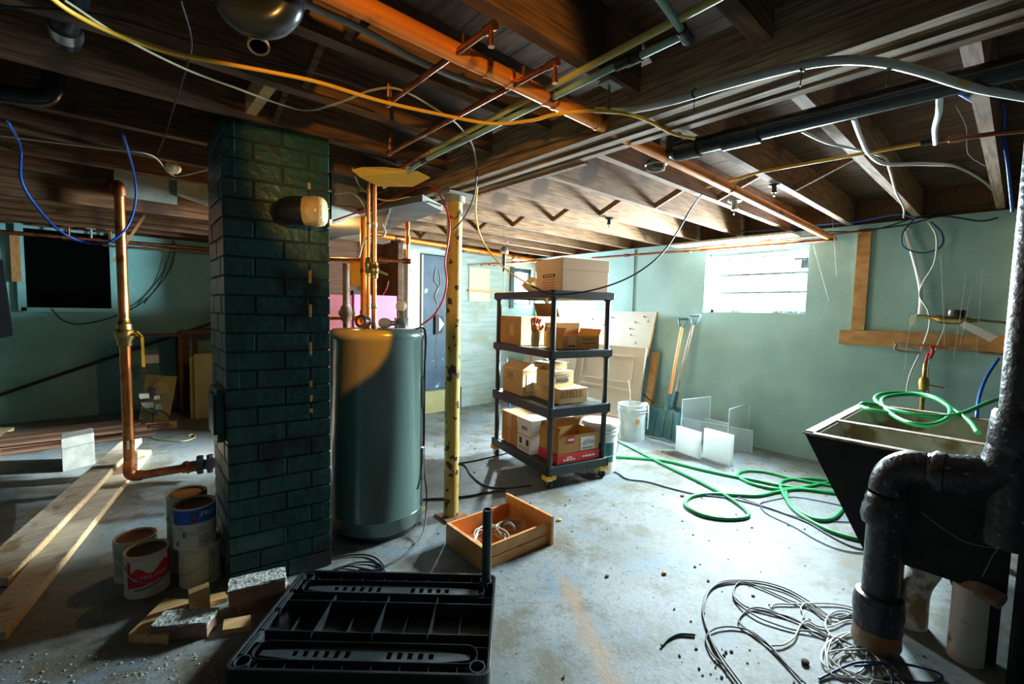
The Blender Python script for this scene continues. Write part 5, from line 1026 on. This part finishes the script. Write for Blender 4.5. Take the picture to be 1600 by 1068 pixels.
def wraptext(t, name, body, size, m, r, ac, z, lift=.0022, shear=0, rot=0):
    b = MB(); b.text(body, size, Matrix.Rotation(rot, 4, 'Z') @ Matrix.Diagonal((1, 1, 1, 1)), .0002, shear)
    for v in b.b.verts:
        q_ = ac+v.co.x/r; rr_ = r+lift+v.co.z; v.co = V((math.cos(q_)*rr_, math.sin(q_)*rr_, z+v.co.y))
    return b.build(name, m, t)
g1 = P(232, 932, z=0); g1 = g1+V((g1.x, g1.y, 0)).normalized()*.083
t, a_, r_ = can('red and white paint can with sloping red band lettered ULTRA HIDE, front of the pair', g1, 0, CANW, LID)
wrap(t, 'red_band', RED, r_, 0, 0, a_-.95, a_+1.35, wave=lambda u: (.045+.045*max(0, u-.3)**1.3+.012*math.sin(3*u), .155+.03*u**2 if u > .12 else .165))
wrap(t, 'white_paint_smear', CANW, r_, 0, 0, a_-.75, a_+1.0, wave=lambda u: (.115+.018*math.sin(9*u)+.02*u, .178), lift=.0017)
wraptext(t, 'lettering', 'ULTRA HIDE', .024, CANW, r_, a_+.1, .092, shear=.2, rot=.06)
wrap(t, 'grey_swoosh', GREYT, r_, 0, 0, a_-.6, a_+1.3, wave=lambda u: (.036+.05*u*u, .043+.055*u*u), lift=.0018)
g2 = g1+V((-.03, .20, 0)) ; q = P(228, 873, z=.19)
t, a_, r_ = can('white and mint paint can with rusty lid just behind the ULTRA HIDE can', V((q.x-.0, q.y+.15, 0)) if False else V((g1.x-.035, g1.y+.175, 0)), 0, CANW, LID)
wrap(t, 'mint_stripe', CANG, r_, .03, .15, a_-1.2, a_-.5)
g3 = P(306, 912, z=0); g3 = V((.262, 2.50, 0))
t, a_, r_ = can('dusty yellowish paint can at the bottom of the stack by the chimney', g3, 0, CANW, LID, ear=.55)
wrap(t, 'yellow_label', PAPERY, r_, .03, .165, a_-.8, a_+.35); wrap(t, 'label_strip', CANG, r_, .03, .165, a_+.38, a_+.7)
t, a_, r_ = can('paint can with blue band lettered PRO stacked on the yellowish can', V((g3.x-.018, g3.y-.012, 0)), .192, CANW, LID)
wrap(t, 'blue_band', BLUE, r_, .118, .182, a_-1.5, a_+1.4)
wraptext(t, 'lettering', 'PRO', .034, WHITE, r_, a_+.62, .155, shear=.15)
wrap(t, 'logo_patch', NAVY, r_, .128, .168, a_-.18, a_+.12, lift=.0016); b = MB()
wrap(t, 'logo_shape', RED, r_, 0, 0, a_-.10, a_+.04, wave=lambda u: (.140, .144+.016*math.sin(PI*u)), lift=.0021, seg=8); b.b.free()
for k, (zz, w0) in enumerate(((.092, .35), (.078, .5), (.050, .6), (.038, .75), (.026, .8))):
    for j in range(int(w0*10)): wrap(t, 'fine_print', GREYT, r_, zz, zz+.005, a_+.15+j*.085, a_+.15+j*.085+.06, seg=3)
wrap(t, 'barcode', GREYT, r_, .018, .042, a_-.95, a_-.8); wrap(t, 'print_block', GREYT, r_, .06, .085, a_-.6, a_-.4)
t, a_, r_ = can('mint-green paint can with orange-rusty lid behind the PRO can', V((g3.x-.03, g3.y+.17, 0)), .0, CANG, LID, h=.375)
wrap(t, 'rust_lid_patch', mat('orange_rust', (.5, .22, .06), (.6, .3, .1), .8, scale=20), r_-.02, .2965, .2975, 0, 2*PI) if False else None
b = MB(); b.lathe([(.06, .369), (.0, .370)], seg=24); b.build('rust_patch', mat('orange_rust', (.42, .19, .06), (.55, .28, .10), .8, scale=30), t)
# ------------------------------------------------------------------ copper standpipe on the left
vp = P(203, 742, z=.11); vt_ = thing('copper_standpipe', 'tall shiny copper pipe with brass valve, turning at the floor toward the chimney', 'pipe', vp.xy.to_3d())
k_ = V((vp.x, vp.y, 0)); topp = P(214, 303, y=vp.y)
rv = .031
vz = P(206, 522, y=vp.y).z
b = MB(); b.tube([V((0, 0, .16)), V((0, 0, vz-.07))], rv, 28, 1); b.tube([V((0, 0, vz+.06)), V((0, 0, 2.06))], rv*.94, 28, 1); b.build('pipe_run', COPPER, vt_)
b = MB(); b.lathe([(rv, vz-.08), (rv*1.35, vz-.075), (rv*1.35, vz-.04), (rv*1.6, vz-.03), (rv*1.75, vz), (rv*1.6, vz+.03), (rv*1.35, vz+.035), (rv*1.35, vz+.07), (rv*1.1, vz+.075), (rv*.95, vz+.11)], seg=24); v_ = b.build('brass_valve', BRASS, vt_)
hd = rgt.copy(); hd.z = 0; hd.normalize()
b = MB(); b.tube([hd*.04+V((0, 0, vz)), hd*.085+V((0, 0, vz))], .012, 10, 1); b.bar(hd*.08+V((0, 0, vz+.015)), hd*.12+V((0, 0, vz-.02)), .006, .02); b.bar(hd*.118+V((0, 0, vz-.015)), hd*.122+V((0, 0, vz-.22)), .006, .016, up=(1, 0, 0)); b.build('lever_handle', YELLOW, v_)
b = MB(); b.lathe([(rv, 2.0), (rv*1.25, 2.003), (rv*1.25, 2.05), (rv, 2.053)], seg=24); b.tube([V((0, 0, 2.03)), V((0, .0, 2.07)), V((-.02, .04, 2.09)), V((-.04, .2, 2.09))], rv*1.1, 16, 3); b.build('top_elbow', COPPERD, vt_); b = MB()
e2 = P(332, 722, z=.13)-vt_.location; e2.z = .13; dd = e2.normalized(); dd = V((e2.x, e2.y, 0)).normalized(); ln_ = V((e2.x, e2.y, 0)).length
b.tube([V((0, 0, .18)), V((0, 0, .13)), dd*.02+V((0, 0, .105)), dd*.07+V((0, 0, .10))], rv*1.18, 20, 5); b.build('elbow', COPPERD, vt_)
b = MB(); b.tube([dd*.06+V((0, 0, .10)), dd*(ln_*.68)+V((0, 0, .115))], rv*.95, 20, 1); b.build('floor_run', COPPERD, vt_)
b = MB(); b.tube([dd*(ln_*.62)+V((0, 0, .115)), dd*(ln_*.82)+V((0, 0, .12))], rv*1.25, 20, 1); b.tube([dd*(ln_*.66)+V((0, 0, .115)), dd*(ln_*.70)+V((0, 0, .12))], rv*1.5, 20, 1); b.build('reducer', COPPERD, vt_)
b = MB(); b.tube([dd*(ln_*.80)+V((0, 0, .12)), dd*(ln_*1.1)+V((0, 0, .125))], rv*1.2, 14, 1)
for f_ in (.84, .97): b.lathe([(0, -.02), (.055, -.02), (.055, .02), (0, .02)], dd*(ln_*f_)+V((0, 0, .125)), 8, axis=dd); b.tube([dd*(ln_*f_)+V((0, 0, .06)), dd*(ln_*f_)+V((0, 0, .19))], .022, 8, 1)
b.build('iron_flange', IRON, vt_)
b = MB(); b.lathe([(rv+.0012, .30), (rv+.0012, .36)], seg=5, a0=math.atan2(-vp.y, -vp.x)-.4, a1=math.atan2(-vp.y, -vp.x)+.1); b.build('sticker', WHITEC, vt_)
# ------------------------------------------------------------------ lumber on the floor
def plank(label, q, h, m=LUMBER):
    t = thing('lumber_plank', label, 'plank', V(q[0]).xy.to_3d()); o_ = t.location.copy(); q = [V(p)-o_ for p in q]
    b = MB(); b.hexa([V((p.x, p.y, 0)) for p in q]+[V((p.x, p.y, h-.0)) for p in q]); b.build('plank_body', m, t, bevel=.003)
    b = MB(); a0, a1 = q[1], q[2]; nn = (a1-a0).normalized(); sd = V((nn.y, -nn.x, 0))*.0015
    b.hexa([V((a0.x, a0.y, .004)), V((a1.x, a1.y, .004)), V((a1.x, a1.y, .004))+sd, V((a0.x, a0.y, .004))+sd, V((a0.x, a0.y, h-.004)), V((a1.x, a1.y, h-.004)), V((a1.x, a1.y, h-.004))+sd, V((a0.x, a0.y, h-.004))+sd]); b.build('planed_edge', LUMBERE, t)
hh = .04
plank('long dusty board on the floor, the one nearer the chimney', [P(-60, 1000, z=hh), P(8, 985, z=hh), P(236, 702, z=hh), P(196, 702, z=hh)], hh)
t = thing('lumber_plank', 'long dusty board left of the other, its far end propped up off the floor', 'plank', P(-20, 905, z=0)); o_ = t.location.copy()
q = [P(-60, 905, z=.045), P(12, 902, z=.045), P(221, 684, z=.24), P(190, 688, z=.24)]; q = [p-o_ for p in q]
b = MB(); b.hexa([p-V((0, 0, .04)) for p in q]+q); b.build('plank_body', LUMBER, t, bevel=.003)
b = MB(); sd = V((.0018, -.0005, 0)); b.hexa([q[1]+V((0, 0, -.037)), q[2]+V((0, 0, -.037)), q[2]+V((0, 0, -.037))+sd, q[1]+V((0, 0, -.037))+sd, q[1]+V((0, 0, -.003)), q[2]+V((0, 0, -.003)), q[2]+V((0, 0, -.003))+sd, q[1]+V((0, 0, -.003))+sd]); b.build('planed_edge', LUMBERE, t)
b = MB(); c = q[2]+(q[1]-q[2])*.10+o_; b.bb(-.12, .02, -.05, .05, 0, c.z-.05); o2 = b.build('wood_offcut', BROWNW); o2.location = (c.x, c.y, 0); tag(o2, 'dark block propping the far end of the left board', 'wood offcut')
t = thing('white_wooden_box', 'small whitewashed wooden box on the floor left of the copper standpipe', 'box', P(98, 737, z=0))
q = [P(98, 737, z=0), P(149, 724, z=0)]; u_ = (q[1]-q[0]); vn = V((q[0].x, q[0].y, 0)).normalized()*.2; 
b = MB(); b.hexa([V((0, 0, .0)), u_, u_+vn, vn, V((0, 0, .255)), u_+V((0, 0, .255)), u_+vn+V((0, 0, .255)), vn+V((0, 0, .255))]); b.build('box_body', mat('whitewashed_wood', (.09, .09, .075), (.15, .15, .125), .85, scale=9, c3=(.2, .16, .08), s3=7, t3=.6), t, bevel=.003)
b = MB(); b.bar(V((0, 0, .175))-vn*.008, u_+V((0, 0, .18))-vn*.008, .004, .004); b.build('lid_gap', BLACK, t)
def pile(label, q, h, m=LUMBER): b = MB(); b.hexa([V((p.x, p.y, p.z-h)) for p in q]+[V(p) for p in q]); return tag(b.build('loose_board', m, origin=V(q[0])), label, 'board')
pile('short board end at the left edge, the upper one', [P(-30, 692, z=.10), P(0, 681, z=.10), P(22, 667, z=.10), P(-30, 668, z=.10)], .03, LUMBERE)
pile('short board end at the left edge, the lower one', [P(-40, 722, z=.05), P(0, 700, z=.05), P(30, 684, z=.05), P(-30, 686, z=.05)], .03, LUMBERE)
for i in range(9):
    z = .03+.035*(i//3); y = 5.6+.18*(i % 3)+random.uniform(0, .08); x0_ = -2.2+random.uniform(0, .3); x1_ = random.choice((.1, .2, .05))+random.uniform(-.1, .2)
    b = MB(); b.bar((x0_, y, z-.012), (x1_, y+random.uniform(-.12, .12), z-.012), .14, .022)
    tag(b.build('piled_board', BROWNW, origin=(x0_, y, z-.012)), 'dark brown board in the flat pile along the left wall, %s from below' % ordn[i], 'board', 'boards piled along the left wall')
# left wall items
YW = YL-.01
t = thing('wall_hatch', 'square black hatch opening framed in pale wood on the left wall', 'hatch', (-.4, YW, 1.24))
a0, a1, z0, z1 = P(37, 370, y=YW), P(170, 370, y=YW), P(60, 480, y=YW).z, P(100, 362, y=YW).z
b = MB(); b.bb(a0.x+.4, a1.x+.4, -.02, -.002, z0-1.24, z1-1.24); b.build('black_opening_sheet', DARKHOLE, t)  # black sheet on the wall stands in for the unlit hatch inside
b = MB(); b.bb(a0.x+.34, a0.x+.40, -.05, 0, z0-1.28, z1-1.2); b.bb(a0.x+.36, a1.x+.43, -.05, 0, z0-1.29, z0-1.24); b.bb(a1.x+.40, a1.x+.43, -.04, 0, z0-1.25, z1-1.2); b.build('hatch_frame', WALLL, t)
b = MB(); c = P(27, 440, y=YW-.03); b.bb(-.035, .035, -.03, .03, 0, .52); o_ = b.build('wall_stud', WOODV); o_.location = c; tag(o_, 'short orange stud left of the black hatch', 'stud')
b = MB(); q = [P(-5, 405, y=6.5), P(4, 405, y=6.5), P(20, 524, y=6.5), P(2, 528, y=6.5), P(-6, 528, y=6.5)]; b.prism([p-q[0] for p in q], (0, .03, 0)); o_ = b.build('black_board', BLACKP); o_.location = q[0]; tag(o_, 'black leaning board cut by the left edge of the picture', 'board')
b = MB(); b.tube([P(-10, 620, y=6.93), P(335, 503, y=6.93)], .018, 10, 1); tag(b.build('dark_slant_tube', BLACKP, origin=P(-10, 620, y=6.93)), 'thin dark tube slanting across the left wall', 'pole')  # thin dark tube following a slanting dark line on the wall
cable('dark_cable', 'thin dark cable hanging in a curve on the left wall under the hatch', 'cable', [P(80, 482, y=6.94), P(98, 500, y=6.94), P(125, 506, y=6.94), P(170, 497, y=6.94), P(215, 477, y=6.94), P(245, 450, y=6.94), P(268, 415, y=6.94), P(275, 380, y=6.94)], .007, BCABLE)
cable('dark_cable', 'second thin dark cable on the left wall near the chimney', 'cable', [P(225, 474, y=6.94), P(250, 440, y=6.94), P(262, 405, y=6.94), P(272, 375, y=6.94)], .006, BCABLE)
b = MB(); b.bar(V((P(205, 356, y=5.44).x+.10, 5.44, 2.11)), P(178, 408, y=5.44), .05, .02); tag(b.build('wood_brace', WOODV, origin=P(196, 380, y=5.6)), 'short reddish wood brace hanging beside the copper standpipe', 'brace')
# odds under the wall by the chimney
t = thing('shelf_bracket_table', 'low dark brown wooden shelf against the left wall beside the chimney', 'shelf', P(300, 650, y=6.3).xy.to_3d())
o_ = t.location
b = MB(); q = [P(283, 524, y=6.6), P(345, 519, y=6.6)]; b.hexa([q[0]-o_, q[1]-o_, q[1]-o_+V((0, .3, 0)), q[0]-o_+V((0, .3, 0)), q[0]-o_+V((0, 0, .05)), q[1]-o_+V((0, 0, .05)), q[1]-o_+V((0, .3, .05)), q[0]-o_+V((0, .3, .05))]); b.build('shelf_top', BROWNW, t)
b = MB(); xx = (q[0]-o_).x; b.bb(xx, xx+.08, .32, .40, 0, q[0].z); b.bb(xx+.12, xx+.16, .32, .40, 0, q[0].z); b.build('shelf_leg', BROWNW, t)
for i, (x0_, x1_, ytop, ybot, lab) in enumerate(((296, 305, 558, 653, 'narrow olive board leaning left-most beside the chimney'), (303, 345, 553, 655, 'wide olive-yellow board leaning beside the chimney'))):
    b = MB(); yy = 6.15-.0*i; tp0 = P(x0_, ytop, y=yy+.15-.05*i); tp1 = P(x1_, ytop-2, y=yy+.15-.05*i); g0 = P(x0_+2, ybot, y=yy-.05*i); g1_ = P(x1_, ybot-1, y=yy-.05*i)
    b.hexa([V((g0.x, g0.y, 0.002)), V((g1_.x, g1_.y, 0.002)), V((g1_.x, g1_.y+.03, 0.002)), V((g0.x, g0.y+.03, 0.002)), tp0, tp1, tp1+V((0, .03, 0)), tp0+V((0, .03, 0))]); tag(b.build('leaning_board', OLIVE, origin=V((g0.x, g0.y, 0))), lab, 'board')
t = thing('appliance_panel', 'tilted yellowish appliance panel with wires and valves beside the copper standpipe', 'appliance part', P(240, 668, y=5.9).xy.to_3d())
o_ = t.location; YA = 5.9
q = [P(215, 668, y=YA)-o_, P(262, 668, y=YA)-o_, P(277, 588, y=YA+.25)-o_, P(228, 585, y=YA+.25)-o_]
b = MB(); b.prism(q, (0, .02, 0)); b.build('panel_sheet', OLIVE, t)
c = P(252, 610, y=YA-.02)-o_; b = MB(); b.lathe([(0, 0), (.075, 0), (.075, .04), (.06, .05), (0, .05)], c+V((0, .15, 0)), 24, axis=(0, -1, .3)); b.build('round_cover', OLIVE, t)
for (xx, yy, w4, h4, mm) in ((225, 618, .08, .05, WHITEC), (238, 612, .05, .08, BLACKP), (245, 620, .05, .04, WHITEC), (247, 635, .05, .07, GALV), (230, 632, .10, .06, DUSTM), (240, 645, .07, .05, BLACKP)):
    c = P(xx, yy, y=YA-.05)-o_; b = MB(); b.box(c, (w4, .06, h4)); b.build('control_block', mm, t, bevel=.004)
b = MB(); b.tube([P(217, 622, y=YA-.1)-o_, P(222, 635, y=YA-.15)-o_, P(236, 642, y=YA-.15)-o_, P(250, 641, y=YA-.1)-o_, P(262, 648, y=YA-.1)-o_, P(268, 656, y=YA-.1)-o_], .008, 8, 4); b.tube([P(240, 645, y=YA-.1)-o_, P(238, 660, y=YA-.2)-o_], .006, 8, 2); b.build('black_lead', BCABLE, t)
c = P(253, 669, z=0); b = MB(); b.bb(-.13, .13, -.04, .04, 0, .075); o2 = b.build('small_white_box', CARDL, bevel=.004); o2.location = c; o2.rotation_euler = (0, 0, math.radians(-10)); tag(o2, 'long small cream box on the floor below the tilted panel', 'box')
c = P(236, 567, y=6.5); b = MB(); b.bb(-.07, .07, -.06, .06, 0, .10); o2 = b.build('wall_box', WHITEC, bevel=.006); o2.location = c; tag(o2, 'small white box mounted behind the yellow valve lever', 'box')
c = P(222, 580, y=6.5); b = MB(); b.bb(-.04, .04, -.02, .02, 0, .03); b.bb(-.015, .03, -.022, -.02, .008, .022); o2 = b.build('small_plate', DUSTM); o2.location = c; tag(o2, 'tiny pale plate under the small white box', 'plate')
b = MB(); b.bb(-.22, .3, -.0, .4, 0, .02); b.bb(-.22, -.18, 0, .4, -.9, 0); b.bb(.26, .3, 0, .4, -.9, 0); o2 = b.build('dark_bench', BROWNW); c = P(236, 600, y=6.45); o2.location = (c.x, 6.45, .92); tag(o2, 'dark brown bench holding the small white box', 'bench')
cable('yellow_string', 'curled yellow string on the floor near the chimney', 'string', fl([(222, 681), (235, 682), (248, 686), (280, 689), (295, 687), (305, 682), (302, 678), (294, 680)], .006), .004, YGREEN)
# sheet metal pans under the left joists
t = thing('joist_pan', 'greenish sheet-metal pan hung under the left joists beside the chimney', 'sheet metal', P(178, 305, z=2.0)); o_ = t.location; yy = o_.y
q = [P(178, 305, y=yy), P(277, 320, y=yy), P(277, 282, y=yy), P(178, 262, y=yy)]; b = MB(); b.prism([p-o_ for p in q], (0, .012, 0)); b.build('pan_sheet', GALV, t)
q = [P(277, 305, y=yy-.02), P(345, 330, y=yy-.02), P(345, 238, y=yy-.02), P(296, 236, y=yy-.02), P(277, 282, y=yy-.02)]; b = MB(); b.prism([p-o_ for p in q], (0, .012, 0)); b.build('pan_sheet', GALV, t)
b = MB(); q = P(210, 271, y=yy)-o_; b.tube([q+V((-.05, -.01, 0)), q+V((.05, -.01, -.01))], .004, 6, 1); b.build('seam_clip', STEEL, t)
b = MB(); c = P(270, 262, z=2.08); b.sphere((0, 0, 0), .035, 1.2, .5, 1, 8); o2 = b.build('insulation_scrap', TAPE, smooth=False); o2.location = c; tag(o2, 'tan scrap stuck between the left joist and the sheet metal', 'scrap')
b = MB(); q = [P(20, 286, z=2.02), P(178, 308, z=2.02), P(345, 335, z=2.02)]; b.bar(q[0]-V((2, 0, 0)), V((1.0, q[0].y, 2.02)), .05, .16); tag(b.build('header_beam', JOIST, origin=q[0]), 'dark header timber under the left joists behind the blue cable', 'beam')
for i, (a0_, zc_) in enumerate(((P(105, 352, y=6.6), 1), (P(141, 355, y=6.6), 0), (P(172, 352, y=6.6), 1), (P(190, 352, y=6.6), 0))):
    b = MB(); b.tube([V((0, 0, 0)), V((0, 0, -.10))], .012, 8, 1); b.box((0, 0, 0), (.08, .04, .01)); o2 = b.build('pipe_strap', (COPPERD if zc_ else GALV)); o2.location = (a0_.x, 6.79, 2.095); tag(o2, 'pipe strap above the black hatch, %s from the left' % ordn[i], 'strap', 'straps over the hatch')
# rubble and crumbs on floor
b = MB(); rnd = random.Random(21)
def crumb(b, c, s): b.box((c.x, c.y, s*.3), (s*rnd.uniform(.6, 1.4), s*rnd.uniform(.5, 1.2), s*.6), rot=Matrix.Rotation(rnd.uniform(0, 3), 3, 'Z'))
for i in range(420):
    xx, yy = rnd.uniform(.95, 4.4), rnd.uniform(.15, 4.6); crumb(b, V((xx, yy, 0)), rnd.choice((.003, .004, .006, .009)))
for i in range(28):
    c = P(rnd.gauss(1125, 35), rnd.uniform(1010, 1060), z=0); crumb(b, c, rnd.choice((.003, .005, .008)))
tag(b.build('floor_crumbs', DIRT), 'dark crumbs and grit scattered over the concrete floor', 'debris', kind='stuff')
b = MB()
for i in range(200): crumb(b, V((rnd.uniform(-.9, .9), rnd.uniform(2.9, 5.2), 0)), rnd.choice((.002, .003, .005)))
for i in range(160): crumb(b, P(rnd.uniform(0, 340), rnd.uniform(1020, 1066), z=0), rnd.choice((.002, .003, .005)))
tag(b.build('floor_shavings', LUMBER), 'pale shavings and grit on the left part of the floor', 'debris', kind='stuff')
for (xx, yy, s, m, lab) in ((1038, 896, .012, LEAF, 'small ochre crumb on the floor right of the drawer'), (949, 900, .010, RUST, 'brown pebble on the stained floor strip'), (874, 813, .014, LEAF, 'tiny yellow leaf on the floor beside the drawer'), (1066, 775, .014, RUST, 'small brown chip on the floor near the navy cord'), (1258, 1036, .014, DIRT, 'dark stone beside the cable tangle')):
    b = MB(); b.sphere((0, 0, s*.5), s, 1.3, 1, .5, 8); o2 = b.build('floor_chip', m, smooth=False); o2.location = P(xx, yy, z=0); tag(o2, lab, 'debris')
# cobwebs
b = MB()
for l in ([(1590, 860), (1520, 850), (1480, 830), (1440, 800)], [(1600, 820), (1560, 855), (1535, 900)], [(1480, 750), (1520, 700), (1560, 690)], [(1500, 690), (1560, 740), (1600, 800)]):
    pts = [P(x_, y_, d=1.62) for x_, y_ in l]; b.tube(pts, .0012, 5, 3)
for l in ([(1500, 60), (1560, 110), (1600, 150)], [(1420, 10), (1480, 50), (1530, 120)], [(1493, 165), (1510, 200), (1512, 240), (1540, 260)]):
    b.tube([P(x_, y_, d=1.9) for x_, y_ in l], .0014, 5, 3)
tag(b.build('cobweb_strands', WEB), 'cobweb strands hanging around the black stack', 'cobweb', kind='stuff')
b = MB()
for (xa, ya, xb, yb_) in ((1425, 480, 1412, 580), (1470, 400, 1476, 540), (1510, 430, 1490, 560), (1520, 440, 1500, 540), (1535, 420, 1525, 560), (1300, 330, 1307, 430), (1270, 380, 1295, 470)):
    b.tube([P(xa, ya, x=4.5), P(xb, yb_, x=4.5)], .0012, 5, 1)
tag(b.build('cobweb_strands', WEB), 'pale cobweb threads in front of the right wall above the tub', 'cobweb', kind='stuff')
